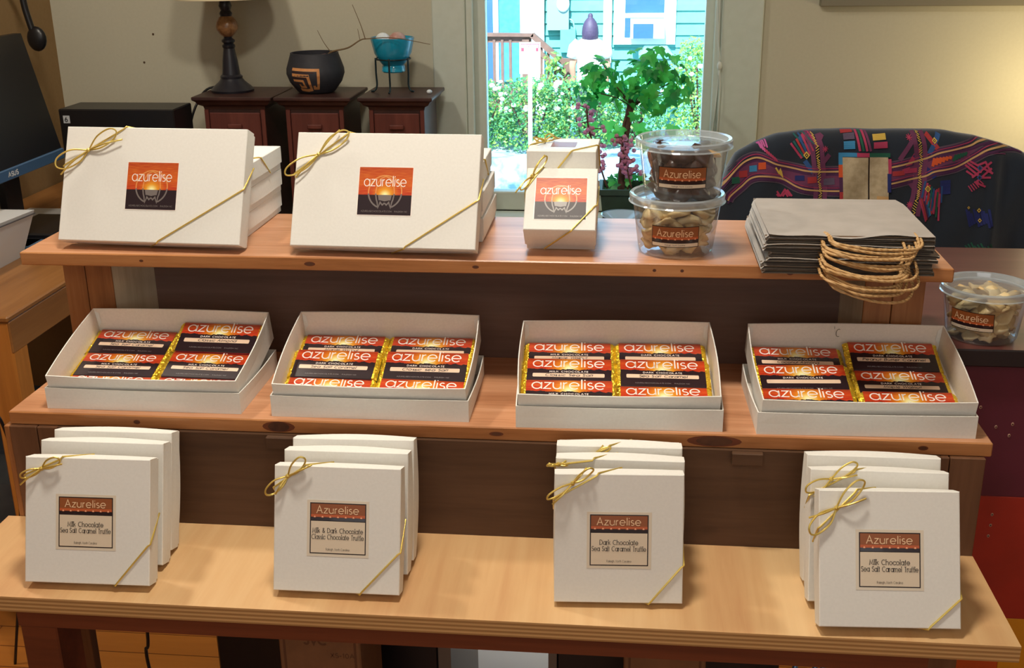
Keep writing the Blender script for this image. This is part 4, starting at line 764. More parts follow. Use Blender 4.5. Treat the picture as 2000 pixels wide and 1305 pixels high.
# ------------------------------------------------------------------ kraft bags with twisted handles
rb = random.Random(12)
NB = 9
for i in range(NB):
    zb = ZT + 0.0004 + i * 0.0056; th = 0.0044
    sx = rb.uniform(-0.004, 0.004); x0, x1 = 0.986 + sx - 0.002 * (NB - i) * 0.3, 1.186 + sx; yb = 0.175 + (NB - 1 - i) * 0.006 * (1 if i < 5 else 0.5) - 0.012; yf = -0.038 + rb.uniform(-0.003, 0.003)
    top = i == NB - 1
    lab = 'topmost folded brown paper bag of the stack, crease across its back' if top else ('bottommost folded brown paper bag of the stack' if i == 0 else 'folded brown paper carrier bag inside the stack on the top shelf')
    t = thing('paper_bag', lab, 'paper bag', (0, 0, zb), group='stacked kraft bags' if 0 < i < NB - 1 else 'kraft bags at the ends of the stack'); mb = MB(); n = 18
    def zf(s, lay):
        wv_f = 0.0018 * math.sin(s * 7 + i) + 0.0014 * math.sin(s * 15 + 2 * i); return wv_f if lay else -wv_f * 0.3
    for lay in (0, 1):
        rows = []
        for r_ in range(9):
            v = r_ / 8; row = []
            for q in range(n + 1):
                s = q / n; x = x0 + (x1 - x0) * s + (0.004 if lay else 0) * (1 - s) + (-0.018 if v > 0.99 else 0) * 0; y = yf + (yb - yf) * v
                lift_ = (1 - v) ** 3; z = (th * 0.95 if lay else 0.0006) + zf(s, lay) * lift_ * (0.5 if lay and not top else 1) * (1 if lay else 0) + (0.0007 * math.sin(PI * min(1, abs(v - 0.78) * 12)) if lay else 0)
                if v > 0.9: x += (0.5 - s) * 0.010 * (v - 0.9) * 10
                row.append((x, y, min(z, th + (0.004 if top else 0.0006))))
            rows.append(row)
        mb.grid(rows, 'kraft')
        if lay == 0: low = rows
    mb.grid([[r[0] for r in low], [(r[0][0] + 0.004 + 0.0, r[0][1], th * 0.9) for r in low]], 'kraft'); mb.grid([[r[-1] for r in low], [(r[-1][0], r[-1][1], th * 0.9) for r in low]], 'kraft')
    mb.grid([low[-1], [(p[0], p[1] + 0.0003, th * 0.9) for p in low[-1]]], 'kraft')
    mb.grid([[(p[0], p[1] + 0.006, 0.0018) for p in low[0]], [(p[0], p[1] + 0.006, 0.0032) for p in low[0]]], 'kraft_dark')
    mb.build('bag_body', t, smooth=True)
    for hnd in range(2):
        a0 = 1.052 + rb.uniform(-0.006, 0.008); a1 = 1.155 + rb.uniform(-0.014, 0.010); dr = 0.0030 + 0.0007 * (NB - i) + rb.uniform(-0.002, 0.003) + hnd * 0.002; ex = 0.020 + 0.0012 * (NB - i) + rb.uniform(-0.004, 0.005); zz_ = 0.0022 + 0.001 * hnd
        mb = MB(); P = [(a0 - 0.002, yf + 0.02, zz_), (a0, yf, zz_), (a0 + 0.001, yf - ex * 0.55, zz_ - dr * 0.5), (a0 + 0.012, yf - ex * 0.95, zz_ - dr * 1.1), ((a0 + a1) / 2 + rb.uniform(-0.01, 0.01), yf - ex * 1.25, zz_ - dr * 1.9), (a1 - 0.014, yf - ex * 1.15, zz_ - dr * 1.9), (a1 - 0.001, yf - ex * 0.7, zz_ - dr * 1.2), (a1, yf, zz_), (a1 + 0.001, yf + 0.02, zz_)]
        mb.tube(catmull(P, 8), [0.0019 + 0.0002 * math.sin(q * 2.1) for q in range(8 * 8 + 1)], 'twine', n=7); mb.build('twisted_handle', t, smooth='all')

# ------------------------------------------------------------------ dark table at the right and painted cabinet
t = thing('side_table', 'dark red-brown table behind the stand at the right', 'table', (1.24, 0.14, 0))
mb = MB(); mb.box(0, 0.95, 0, 0.545, ZTAB - 0.026, ZTAB, 'table_edge', kt='table', bev=0.002); mb.build('tabletop', t)
for x, y in ((0.86, 0.47), (0.86, 0.30), (0.02, 0.50)):
    mb = MB(); mb.box(x, x + 0.05, y, y + 0.04, 0, ZTAB - 0.0262, 'cherry_dark'); mb.build('leg', t)
t = thing('painted_cabinet', 'cabinet painted in maroon, red, orange and yellow blocks under the dark table', 'cabinet', (1.245, 0.155, 0))
for nm, x0, x1, z0, z1, k in (('maroon', 0, 0.7, 0.658, ZTAB - 0.0264, 'p_maroon'), ('red', 0, 0.7, 0.450, 0.6578, 'p_red'), ('orange', 0, 0.1595, 0, 0.4498, 'p_orange'), ('yellow', 0.1598, 0.7, 0, 0.4498, 'p_yellow')):
    mb = MB(); mb.box(x0, x1, 0, 0.26, z0, z1, k, bev=0.0008)
    mb.build('painted_panel', t, label='%s painted panel' % nm)
for x, z in ((0.080, 0.800), (0.1275, 0.775), (0.125, 0.757), (0.105, 0.77), (0.118, 0.628), (0.118, 0.610), (0.117, 0.592)):
    mb = MB(); mb.ball((x, -0.0006, z), 0.0022, 'chip', 8, (1, 0.4, 1.3)); mb.ball((x, -0.0012, z), 0.0013, 'dark_ink', 6, (1, 0.4, 1)); mb.build('screw_hole', t)

# ------------------------------------------------------------------ armchair and embroidered cloth
CXS = [(1.000, 0.86), (1.018, 0.906), (1.034, 0.955), (1.050, 0.984), (1.093, 1.006), (1.136, 1.024), (1.18, 1.031), (1.222, 1.035), (1.33, 1.0355), (1.42, 1.036), (1.489, 1.034), (1.55, 1.024), (1.609, 1.008), (1.653, 0.992), (1.69, 0.972), (1.72, 0.945), (1.742, 0.90), (1.75, 0.85)]
def ztop(x):
    if x <= CXS[0][0]: return CXS[0][1]
    for (a, za), (b, zb_) in zip(CXS, CXS[1:]):
        if x <= b: return za + (zb_ - za) * (x - a) / (b - a)
    return CXS[-1][1]
def ycloth(x, z):
    zt = ztop(x); tt = max(0.0, zt - z); y = 1.10
    if tt < 0.035: y += 0.035 * (1 - math.sqrt(max(0, 1 - (1 - tt / 0.035) ** 2)))
    e = min(x - 0.998, 1.752 - x); 
    if e < 0.05: y += 0.05 * (1 - math.sqrt(max(0, 1 - (1 - max(0, e) / 0.05) ** 2)))
    return y + 0.004 * math.sin(x * 38 + z * 9) + 0.003 * math.sin(x * 70 - z * 25) - 0.010 * math.exp(-((x - 1.60) / 0.012) ** 2) * min(1, tt * 12)
t = thing('armchair', 'wide rounded armchair behind the dark table, almost hidden by embroidered cloth', 'chair', (1.375, 1.25, 0))
mb = MB(); rows = []
for y, o in ((0.0, 0.0), (0.03, -0.012), (0.09, -0.012), (0.12, 0.0)): rows.append([(1.375 - 1.375 + (x - 1.375) * (1 - 0.02), -0.10 + y, z - 0.045 + (0 if o else -0.01)) for x, z in CXS] + [(0.36, -0.10 + y, 0.35), (-0.36, -0.10 + y, 0.35)])
mb.grid(rows, 'cloth', close_u=True); mb.face(rows[0], 'cloth'); mb.face(rows[-1][::-1], 'cloth'); mb.build('backrest', t)
mb = MB(); mb.box(-0.34, 0.34, -0.48, -0.10, 0.36, 0.46, 'cloth', bev=0.02); mb.build('seat', t)
for x, y in ((-0.32, -0.45), (0.32, -0.45), (-0.32, -0.02), (0.32, -0.02)):
    mb = MB(); mb.tube([(x, y, 0.36), (x, y, 0)], 0.016, 'chairframe', 10); mb.build('leg', t, smooth=True)
mb = MB(); mb.tube(catmull([(-0.40, -0.05, 0.72), (-0.405, -0.2, 0.735), (-0.40, -0.38, 0.72), (-0.39, -0.42, 0.62), (-0.36, -0.42, 0.42)]), 0.016, 'chairframe', 10); mb.build('arm', t, smooth=True)
cl = thing('embroidered_cloth', 'black cloth with striped and colourful embroidery draped over the armchair', 'cloth', (0, 0, 0))
mb = MB(); NX, NZ = 90, 26; rows = []
for j in range(-3, NZ + 1):
    row = []
    for i in range(NX + 1):
        x = 0.998 + 0.754 * i / NX; zt = ztop(x)
        if j < 0: y = ycloth(x, zt) + 0.02 * (-j); z = zt - 0.004 * j * j
        else: s = (j / NZ) ** 1.6; z = zt - s * (zt - 0.62); y = ycloth(x, z)
        row.append((x, y, z))
    rows.append(row)
mb.grid(rows, 'cloth'); mb.build('woven_cloth', cl, smooth='all')
def cf(px, py, l):
    # px, py are image pixel coordinates, mapped bilinearly onto the cloth surface
    u, v = (px - 1400) / 600.0, (py - 250) / 250.0
    x = (1.003 + 0.642 * u) * (1 - v) + (1.018 + 0.666 * u) * v; z = (1.040 + 0.004 * u) * (1 - v) + (0.752 + 0.012 * u) * v
    z = min(z, ztop(x) - 0.001); x = min(max(x, 1.001), 1.748)
    return (x, ycloth(x, z) - 0.0008 - l, z)
def A(pts): return [(1400 + a / 6.667, 240 + b / 6.667) for a, b in pts]
def B(pts): return [(1700 + a / 5.02, 240 + b / 5.02) for a, b in pts]
def dens(pts, step=4.0):
    out = []
    for (a, b), (c, d) in zip(pts, pts[1:]):
        n = max(1, int(math.hypot(c - a, d - b) / step)); out += [(a + (c - a) * i / n, b + (d - b) * i / n) for i in range(n)]
    return out + [pts[-1]]
def sm(pts): return [(p.x, p.y) for p in catmull([(a, b, 0) for a, b in pts], 6)]
def off(pts, dy): return [(a, b + dy) for a, b in pts]
def ST(mb, pts, wd, k, l=0.0): ribbon2d(mb, dens(pts), wd / 2, k, cf, l)
L1 = sm(A([(60, 830), (200, 650), (330, 520), (450, 460), (560, 445), (680, 480), (800, 530), (950, 565), (1080, 590), (1200, 608), (1480, 622), (1650, 625)]))
L2 = sm(A([(150, 1000), (190, 930), (330, 810), (450, 710), (610, 680), (860, 715), (1050, 810), (1200, 850), (1440, 870), (1650, 870)]))
R1 = sm(B([(205, 425), (370, 390), (570, 345), (700, 290), (850, 250), (1000, 215), (1080, 185), (1220, 168), (1350, 185)])); R2 = sm(B([(205, 582), (370, 550), (555, 515), (650, 470), (850, 425), (1030, 325), (1150, 262), (1300, 238), (1450, 244), (1520, 265)]))
mb = MB()
for ln in (L1, L2, R1, R2): ST(mb, ln, 22, 't_mauve', 0.0); ST(mb, ln, 17, 't_plum', 0.0004)
ST(mb, off(L1, 17), 24, 't_purple', 0.0006); ST(mb, off(R1, 15), 20, 't_purple', 0.0006)
for ln in (L1, L2, R1, R2): ST(mb, off(ln, 6), 3.5, 't_plum', 0.0008); ST(mb, ln, 3.2, 't_tan', 0.0012); ST(mb, off(ln, -6), 1.2, 't_pink', 0.0010)
mb.build('striped_band', cl)
mb = MB()
def blob(x, y, w_, h_, k, l=0.0016, sk=0.0):
    for q in range(4): ST(mb, [(x - w_ / 2 + sk * (q - 1.5), y + (q - 1.5) * h_ / 4), (x + w_ / 2 + sk * (q - 1.5), y + (q - 1.5) * h_ / 4 - 1.5)], h_ / 4 * 0.95, k, l)
blob(1491, 323, 15, 13, 't_orange'); blob(1473, 328, 15, 12, 't_sky'); blob(1453, 338, 17, 13, 't_red'); blob(1438, 350, 16, 13, 't_green')
blob(1565, 346, 18, 10, 't_navy'); blob(1589, 349, 18, 12, 't_red'); blob(1623, 353, 22, 13, 't_grey')
ST(mb, A([(785, 570), (830, 640), (850, 600), (878, 690), (840, 640), (870, 620)]), 3.5, 't_yellow', 0.0018)
for q in range(7): ST(mb, A([(470 + 30 * q, 236 - 4 * q + (q % 2) * 14), (500 + 30 * q, 262 + 10 * q)]), 3.0, 't_magenta', 0.0016)
for q in range(9): ST(mb, A([(560 + 26 * q, 260 + 22 * q), (600 + 26 * q, 330 + 20 * q)]), 3.2, 't_pink' if q > 2 else 't_magenta', 0.0017)
for q, k in enumerate(('t_pink', 't_teal', 't_red', 't_blue', 't_pink', 't_purple')): ST(mb, A([(985 + 38 * q, 260 - 26 * q), (1130 + 26 * q, 450 - 14 * q)]), 4.2, k, 0.0012)
for q, k in enumerate(('t_teal', 't_blue', 't_pink', 't_plum')): ST(mb, A([(1030 + 60 * q, 150 - 8 * q), (1210 + 34 * q, 330 + 10 * q)]), 3.4, k, 0.0010)
for q in range(4): ST(mb, A([(1130 + 40 * q, 110), (1290 + 10 * q, 260)]), 3.6, ('t_teal', 't_purple', 't_pink', 't_purple')[q], 0.0011)
def diamond(x, y, r, k, l=0.0022): poly(mb, [(x, y - r), (x + r * 0.85, y), (x, y + r), (x - r * 0.85, y)], k, cf, l)
for x, y, r in ((1578.5, 301, 7.5), (1830.5, 275, 6), (1815.5, 366.5, 7)): diamond(x, y, r, 't_yellow'); diamond(x, y, r * 0.55, 'dark_ink', 0.0026); diamond(x, y, r * 0.25, 't_yellow', 0.0030)
YL = [(1591, 262), (1599, 285), (1600, 300), (1603, 330), (1603, 350), (1606, 368), (1605, 386)]; YR = [(1797, 257), (1802, 285), (1804, 312), (1800, 338), (1801, 352), (1796, 382), (1788, 405), (1786, 420)]
for path in (YL, YR):
    for sg in (-1, 1): ST(mb, [(a + sg * 9, b) for a, b in dens(path, 30)], 9, 't_purple', 0.0009)
    dd = dens(path, 4.2)
    for q, (a, b) in enumerate(dd): ST(mb, [(a - 3, b - 2.5), (a + 3, b + 2.5)] if (q // 5) % 2 == 0 else [(a + 3, b - 2.5), (a - 3, b + 2.5)], 1.5, 't_yellow', 0.0022)
for x0, y0, x1, y1, k in ((1610, 262, 1584, 300, 't_purple'), (1624, 300, 1598, 330, 't_purple'), (1575, 312, 1600, 345, 't_blue'), (1760, 310, 1795, 262, 't_purple'), (1772, 330, 1800, 290, 't_pink'), (1790, 300, 1830, 345, 't_navy'), (1778, 352, 1812, 392, 't_purple'), (1820, 300, 1840, 262, 't_blue'), (1815, 262, 1836, 290, 't_red')): ST(mb, [(x0, y0), (x1, y1)], 9, k, 0.0007)
for q in range(14): ST(mb, B([(500 + 17 * q, 740 - 10 * q), (560 + 12 * q, 960 - 14 * q)][0:2]), 3.0, ('t_pink', 't_red', 't_plum', 't_blue', 't_sky', 't_red', 't_pink', 't_teal', 't_green', 't_plum')[q % 10], 0.0012)
for q in range(8): ST(mb, B([(560 + 20 * q, 560 + 18 * q), (520 + 24 * q, 720 + 34 * q)]), 3.4, ('t_blue', 't_pink', 't_red', 't_teal', 't_blue', 't_pink', 't_green', 't_pink')[q], 0.0015)
for q in range(6): ST(mb, B([(630 + 32 * q, 420 - 15 * q), (650 + 30 * q, 340 - 5 * q)]), 5.5, 't_orange', 0.0018)
for q in range(5): ST(mb, B([(825 + 28 * q, 365 - 13 * q), (850 + 26 * q, 300 - 6 * q)]), 5.0, 't_green', 0.0016)
blob(1722, 268, 26, 11, 't_yellow'); blob(1724, 283, 27, 12, 't_pink'); blob(1664, 284, 22, 15, 't_sky'); blob(1664, 268, 22, 11, 't_grey'); blob(1660, 259, 24, 6, 't_red')
for q in range(4): ST(mb, [(1678 + 6 * q, 256), (1684 + 7 * q, 294)], 4.5, ('t_pink', 't_green', 't_pink', 't_purple')[q], 0.0012)
for x, y, k in ((1615, 289, 't_pink'), (1780, 268, 't_pink'), (1780, 397, 't_pink')):
    for a in range(4): ST(mb, [(x - 6 * math.cos(a * PI / 4), y - 6 * math.sin(a * PI / 4)), (x + 6 * math.cos(a * PI / 4), y + 6 * math.sin(a * PI / 4))], 1.6, k, 0.0010)
for q in range(6): ST(mb, B([(965 + 20 * q, 600 - 12 * q), (1000 + 22 * q, 655 - 14 * q)]), 2.2, 't_pink', 0.0014)
for P in ([(940, 400), (1060, 500)], [(960, 380), (1090, 470)], [(985, 365), (1200, 480)], [(1000, 520), (1190, 370)], [(1040, 560), (1190, 430)], [(1060, 400), (1130, 370), (1190, 480)], [(1020, 560), (1130, 610)], [(1090, 520), (1180, 520)], [(950, 460), (1010, 500)]): ST(mb, B(P), 4.0, 't_pink', 0.0015)
for x, y in ((1914, 325), (1913, 343)): diamond(x, y, 6, 't_blue', 0.0020); diamond(x, y, 3, 'dark_ink', 0.0024)
for q in range(10): ST(mb, B([(945 + 24 * q, 830 + (q % 3) * 20), (985 + 22 * q, 1010 - (q % 4) * 14)]), 4.2, 't_navy', 0.0010)
for x, y, r in ((1913, 408, 5), (1914.5, 428, 4.5), (1892.5, 402, 3.2)): diamond(x, y, r, 't_yellow'); diamond(x, y, r * 0.4, 'dark_ink', 0.0026)
for q in range(9): ST(mb, B([(940 + 28 * q, 1200 - (q % 3) * 16), (965 + 28 * q, 1225)]), 3.0, 't_green', 0.0012)
for P in ([(805, 880), (850, 950)], [(800, 920), (830, 950)], [(850, 950), (910, 860), (980, 940)], [(880, 950), (915, 900), (950, 950)], [(940, 860), (1000, 940)]): ST(mb, A(P), 3.6, 't_pink', 0.0014)
blob(1850, 365, 20, 28, 't_navy', 0.0008); blob(1780, 332, 30, 9, 't_pink'); blob(1758, 336, 24, 9, 't_red')
mb.build('embroidery', cl)
mb = MB(); sub = lambda x0, x1, y0, y1, k, l: patch(mb, x0, x1, y0, y1, k, cf, l, nu=8, nv=8)
sub(1650, 1700, 306, 420, 'brocade', 0.003); sub(1702.5, 1738, 305, 390, 'brocade', 0.003); mb.build('brocade_panel', cl, label='beige brocade neck panel')
mb = MB(); 
for x0, x1, y0, y1, k in ((1642, 1650, 297, 320, 't_sky'), (1642, 1650, 320, 344, 't_orange'), (1643, 1650, 344, 372, 't_plum'), (1643, 1650, 372, 420, 't_red'), (1650, 1678, 297, 305, 't_sky'), (1678, 1702, 297, 305, 't_pink'), (1702, 1742, 297, 305, 't_green'), (1738, 1744, 308, 336, 't_pink'), (1736, 1743, 336, 372, 't_navy'), (1700, 1702.5, 305, 400, 'dark_ink'), (1716, 1738, 380, 389, 't_tan')): sub(x0, x1, y0, y1, k, 0.0034)
mb.build('neck_edging', cl)

# ------------------------------------------------------------------ desk at the left with its things
t = thing('desk', 'honey coloured wooden desk at the left edge', 'desk', (XL, 0.577, 0)); dx = -0.383 - XL
mb = MB(); mb.box(0.004, dx, 0, 1.30, 0.738, 0.75, 'desk_wood', bev=0.003); mb.build('desktop', t)
mb = MB(); mb.box(dx - 0.028, dx - 0.001, 0.005, 1.29, 0.672, 0.7378, 'desk_wood', bev=0.002); mb.build('side_rail', t)
mb = MB(); mb.box(0.004, dx - 0.06, 0.008, 0.03, 0.672, 0.7378, 'desk_leg', bev=0.002); mb.build('front_rail', t)
for y in (0.004, 1.235):
    for x in (0.01, dx - 0.060):
        mb = MB(); mb.box(x, x + 0.058, y, y + 0.058, 0, 0.7376 if x < 0.1 else 0.7376, 'desk_leg', bev=0.004); mb.build('leg', t)
t = thing('printer', 'white printer on the left desk, cut off by the frame', 'printer', (-0.86, 0.74, 0.7502))
mb = MB(); V = [(0, 0, 0), (0.285, 0, 0), (0.285, 0.26, 0), (0, 0.26, 0), (0, 0, 0.118), (0.325, 0, 0.118), (0.325, 0.27, 0.108), (0, 0.27, 0.108)]
for f in ((0, 3, 2, 1), (0, 1, 5, 4), (1, 2, 6, 5), (2, 3, 7, 6), (3, 0, 4, 7), (4, 5, 6, 7)): mb.face([V[i] for i in f], 'white_pl')
mb.build('printer_body', t)
mb = MB(); mb.tube([(0.3255, 0, 0.110), (0.3255, 0.27, 0.1005)], 0.0014, 'grey_line', 5); mb.build('lid_seam', t)
mb = MB(); mb.box(0.05, 0.345, -0.10, 0.02, 0.006, 0.012, 'white_pl', bev=0.002); mb.build('paper_tray', t)
t = thing('computer_monitor', 'black computer monitor with blue-grey lower bezel at upper left', 'monitor', (-0.6, 0.74, 0.75))
mb = MB(); a = 0.22; top = (-0.064, 0.475)
mb.face([(0, 0, 0.196), (0, 0.565, 0.181), (top[0], 0.565, top[1]), (top[0], 0, top[1])], 'screen')
mb.face([(-0.02, 0, 0.170), (-0.02, 0.565, 0.170), (top[0] - 0.02, 0.565, top[1]), (top[0] - 0.02, 0, top[1])][::-1], 'black')
mb.face([(0, 0.565, 0.181), (-0.02, 0.565, 0.170), (top[0] - 0.02, 0.565, top[1]), (top[0], 0.565, top[1])], 'black'); mb.face([(top[0], 0, top[1]), (top[0], 0.565, top[1]), (top[0] - 0.02, 0.565, top[1]), (top[0] - 0.02, 0, top[1])], 'black')
mb.face([(0, 0, 0.170), (-0.02, 0, 0.170), (-0.02, 0.565, 0.170), (0, 0.565, 0.170)], 'black'); mb.build('screen_housing', t)
mb = MB(); mb.box(-0.006, 0.003, 0, 0.565, 0.170, 0.196, 'bezel', bev=0.002); mb.build('lower_bezel', t)
mb = MB(); fnb = lambda a_, b_, l: (0.0032 + l, a_, b_); text(mb, 'ASUS', 0.315, 0.178, 0.010, 'white_pl', fnb, wt=0.09, lift=0.0003, width=0.045); mb.build('logo', t)
mb = MB(); mb.box(-0.09, -0.065, 0.39, 0.46, 0.012, 0.35, 'black', bev=0.004); mb.build('stand_neck', t)
mb = MB(); mb.box(-0.20, 0.02, 0.30, 0.54, 0.0002, 0.012, 'black', bev=0.004); mb.build('stand_base', t)
t = thing('headphones', 'black round headphone cup hanging by its band above the monitor', 'headphones', (-0.80, 1.60, 1.10))
mb = MB(); mb.ball((0.018, 0, 0.085), 0.030, 'black', 18, (0.9, 0.5, 1.1)); mb.build('ear_cup', t, smooth='all')
mb = MB(); mb.tube(catmull([(0.010, 0, 0.10), (-0.002, 0, 0.16), (-0.010, 0, 0.22), (-0.04, 0, 0.26), (-0.078, 0, 0.27)]), 0.009, 'black', 8); mb.build('headband', t, smooth='all')
t = thing('computer_case', 'flat black computer case behind the leftmost gift box', 'computer', (-0.700, 1.50, 0.7502))
mb = MB(); mb.box(0, 0.318, 0, 0.13, 0, 0.262, 'black', bev=0.003); mb.build('case_body', t)
mb = MB(); mb.box(0.012, 0.030, -0.001, 0, 0.225, 0.245, 'tag'); text(mb, '6', 0.021, 0.229, 0.012, 'grey_line', lambda p, q, l: (p, -0.0011 - l, q), wt=0.08); mb.build('white_sticker', t)
mb = MB(); rp = random.Random(2)
mb.box(-0.80, -0.56, 1.34, 1.46, 0.7502, 0.7515, 'paper'); tag(mb.build('paper_sheet'), 'white paper lying on the desk behind the printer', 'paper')
mb = MB(); mb.box(-0.70, -0.56, 1.12, 1.32, 0.7502, 0.772, 'black', bev=0.004); tag(mb.build('notebook_computer'), 'small black device lying on the desk beside the printer', 'device')
mb = MB(); mb.box(-0.625, -0.54, 1.03, 1.11, 0.7502, 0.762, 'bluewire', bev=0.003); tag(mb.build('phone'), 'pale blue flat phone lying at the desk edge', 'phone')
mb = MB(); mb.tube(catmull([(-0.60, 1.40, 0.92), (-0.60, 1.42, 0.84), (-0.57, 1.40, 0.79), (-0.60, 1.38, 0.757), (-0.66, 1.36, 0.757), (-0.60, 1.42, 0.757), (-0.70, 1.45, 0.757)]), 0.003, 'black'); mb.build('x') if False else None
tag(mb.build('power_cable', smooth='all'), 'black cables hanging under the monitor onto the desk', 'cable')
mb = MB(); mb.tube([(-0.565, 1.40, 0.80), (-0.555, 1.40, 0.835)], 0.004, 'yellow_plug', 8); mb.tube([(-0.57, 1.40, 0.7515), (-0.565, 1.40, 0.80)], 0.0022, 'black', 6); tag(mb.build('video_cable', smooth='all'), 'yellow-tipped cable plug standing under the monitor', 'cable')
mb = MB(); mb.box(-0.86, -0.47, 0.75, 1.25, 0.0002, 0.34, 'bag_grey', bev=0.05); tag(mb.build('duffel_bag', smooth=True), 'blue-grey bag standing on the floor under the desk', 'bag')
mb = MB(); mb.tube(catmull([(-0.40, 0.45, 0.42), (-0.335, 0.40, 0.62), (-0.325, 0.42, 0.55), (-0.38, 0.5, 0.35), (-0.45, 0.5, 0.0)]), 0.003, 'black'); tag(mb.build('loose_cable', smooth='all'), 'thin black cable looping beside the desk leg', 'cable')
mb = MB(); mb.box(-0.44, -0.40, 0.30, 0.33, 0, 0.5, 'black'); 

# ------------------------------------------------------------------ cabinets by the wall with lamp, pot and bowl
def cabinet(x0, x1, yf, yb, zt, lab):
    t = thing('drawer_cabinet', lab, 'cabinet', (x0, yf, 0), group='narrow drawer towers by the wall'); W = x1 - x0; D = yb - yf
    mb = MB(); mb.box(0, W, 0, D, zt - 0.010, zt, 'cherry_dark', bev=0.002)
    rows = [[(o, o, z), (W - o, o, z), (W - o, D - 0.0, z), (o, D - 0.0, z)] for o, z in ((0.003, zt - 0.010), (0.008, zt - 0.014), (0.013, zt - 0.022), (0.024, zt - 0.028), (0.026, zt - 0.036))]
    mb.grid(rows, 'cherry_dark', close_u=True); mb.build('cornice_top', t)
    mb = MB(); mb.box(0.026, W - 0.026, 0.028, D, 0, zt - 0.034, 'cherry_dark'); mb.box(0.026, 0.038, 0.022, 0.028, 0, zt - 0.036, 'cherry', bev=0.001); mb.box(W - 0.038, W - 0.026, 0.022, 0.028, 0, zt - 0.036, 'cherry', bev=0.001); mb.build('carcass', t)
    z = zt - 0.045
    while z > 0.1:
        d = MB(); d.box(0.040, W - 0.040, 0.020, 0.0279, z - 0.150, z, 'cherry', bev=0.002); dr = d.build('drawer', t)
        h = MB(); h.box(W / 2 - 0.020, W / 2 + 0.020, 0.010, 0.0198, z - 0.042, z - 0.030, 'cherry', bev=0.002); h.build('pull', dr); z -= 0.158
    return t
CT = 1.028
cabinet(-0.378, -0.155, 1.62, 1.84, CT, 'left drawer tower, under the table lamp')
cabinet(-0.148, 0.065, 1.62, 1.84, CT, 'middle drawer tower, under the black clay pot')
cabinet(0.084, 0.288, 1.62, 1.84, CT, 'right drawer tower, under the turquoise bowl')
t = thing('table_lamp', 'table lamp with turned black base and cream shade by the wall', 'lamp', (-0.300, 1.74, CT + 0.0002))
mb = MB(); mb.lathe([(0, 0), (0.058, 0), (0.060, 0.006), (0.050, 0.016), (0.036, 0.028), (0.030, 0.036), (0.031, 0.042), (0.025, 0.047), (0.021, 0.085), (0.0155, 0.118), (0.018, 0.122), (0.018, 0.127), (0.013, 0.131), (0.018, 0.136), (0.018, 0.141), (0.011, 0.146), (0.013, 0.152)], 'lampblack', n=32); mb.build('lamp_base', t, smooth=True)
mb = MB(); mb.lathe([(0.013, 0.150), (0.022, 0.157), (0.030, 0.170), (0.0305, 0.178), (0.028, 0.190), (0.019, 0.202), (0.015, 0.205)], 'amber', n=32); mb.build('lamp_ball', t, smooth='all')
mb = MB(); mb.lathe([(0.015, 0.204), (0.018, 0.212), (0.013, 0.220), (0.018, 0.232), (0.014, 0.246), (0.020, 0.256), (0.034, 0.264), (0.036, 0.268), (0.008, 0.272), (0.008, 0.40)], 'lampblack', n=32); mb.build('lamp_stem', t, smooth=True)
mb = MB(); mb.lathe([(0.137, 0.252), (0.138, 0.256), (0.090, 0.46), (0.088, 0.46), (0.135, 0.257), (0.137, 0.252)], 'shade', n=48); mb.build('lamp_shade', t, smooth=True)
mb = MB(); mb.tube(catmull([(-0.32, 1.79, CT + 0.004), (-0.375, 1.76, CT + 0.006), (-0.40, 1.72, CT - 0.03), (-0.42, 1.70, CT - 0.10), (-0.415, 1.72, 0.85)]), 0.0035, 'black'); tag(mb.build('lamp_cord', smooth='all'), 'black lamp cord running down beside the left drawer tower', 'cord')
t = thing('clay_pot', 'round black clay pot with orange geometric inlay on the middle drawer tower', 'pot', (-0.055, 1.73, CT + 0.0002)); PR = [(0, 0), (0.045, 0), (0.052, 0.004), (0.072, 0.030), (0.080, 0.052), (0.079, 0.066), (0.066, 0.105), (0.066, 0.108), (0.062, 0.108), (0.070, 0.060), (0.02, 0.03)]
mb = MB(); mb.lathe(PR, 'potblack', n=48); mb.build('pot_body', t, smooth=True)
def potr(z):
    for (r0, z0), (r1, z1) in zip(PR[1:7], PR[2:7]):
        if z0 <= z <= z1: return r0 + (r1 - r0) * (z - z0) / (z1 - z0)
    return 0.07
mb = MB(); fp = lambda a_, b_, l: ((potr(b_) + 0.0004 + l) * math.cos(math.radians(-72) + a_ / 0.078), (potr(b_) + 0.0004 + l) * math.sin(math.radians(-72) + a_ / 0.078), b_)
def SP(pts, wd, k, l=0.0): ribbon2d(mb, [(a_ * 0.001, b_ * 0.001) for a_, b_ in dens(pts, 3)], wd * 0.0005, k, fp, l)
SP([(-75, 70), (3, 68), (3, 18), (-9, 18), (-9, 26)], 7.5, 'potorange'); SP([(-75, 55), (-26, 53), (-20, 14), (-34, 12), (-62, 14)], 8, 'potorange'); SP([(-75, 40), (-42, 39), (-38, 22), (-54, 22), (-54, 30)], 6, 'potorange')
SP([(-75, 62.5), (-10, 61)], 2, 'potline', 0.0002); SP([(-75, 47), (-32, 46), (-28, 18)], 2, 'potline', 0.0002); SP([(-72, 32), (-47, 31)], 2, 'potline', 0.0002)
mb.build('orange_inlay', t)
mb = MB(); r2 = random.Random(5)
for q in range(40): a_ = r2.uniform(0, 6.28); rr = r2.uniform(0, 0.048); mb.ball((-0.055 + rr * math.cos(a_), 1.73 + rr * math.sin(a_), CT + 0.092 + r2.uniform(-0.006, 0.006)), 0.010, 'potpourri', 6, (1, 0.8, 0.4), 0.2, r2)
mb.lathe([(0, 0), (0.050, 0)], 'potpourri', (-0.055, 1.73, CT + 0.088), 20); tag(mb.build('dried_petals'), 'dried petals heaped inside the black clay pot', 'petals', kind='stuff')
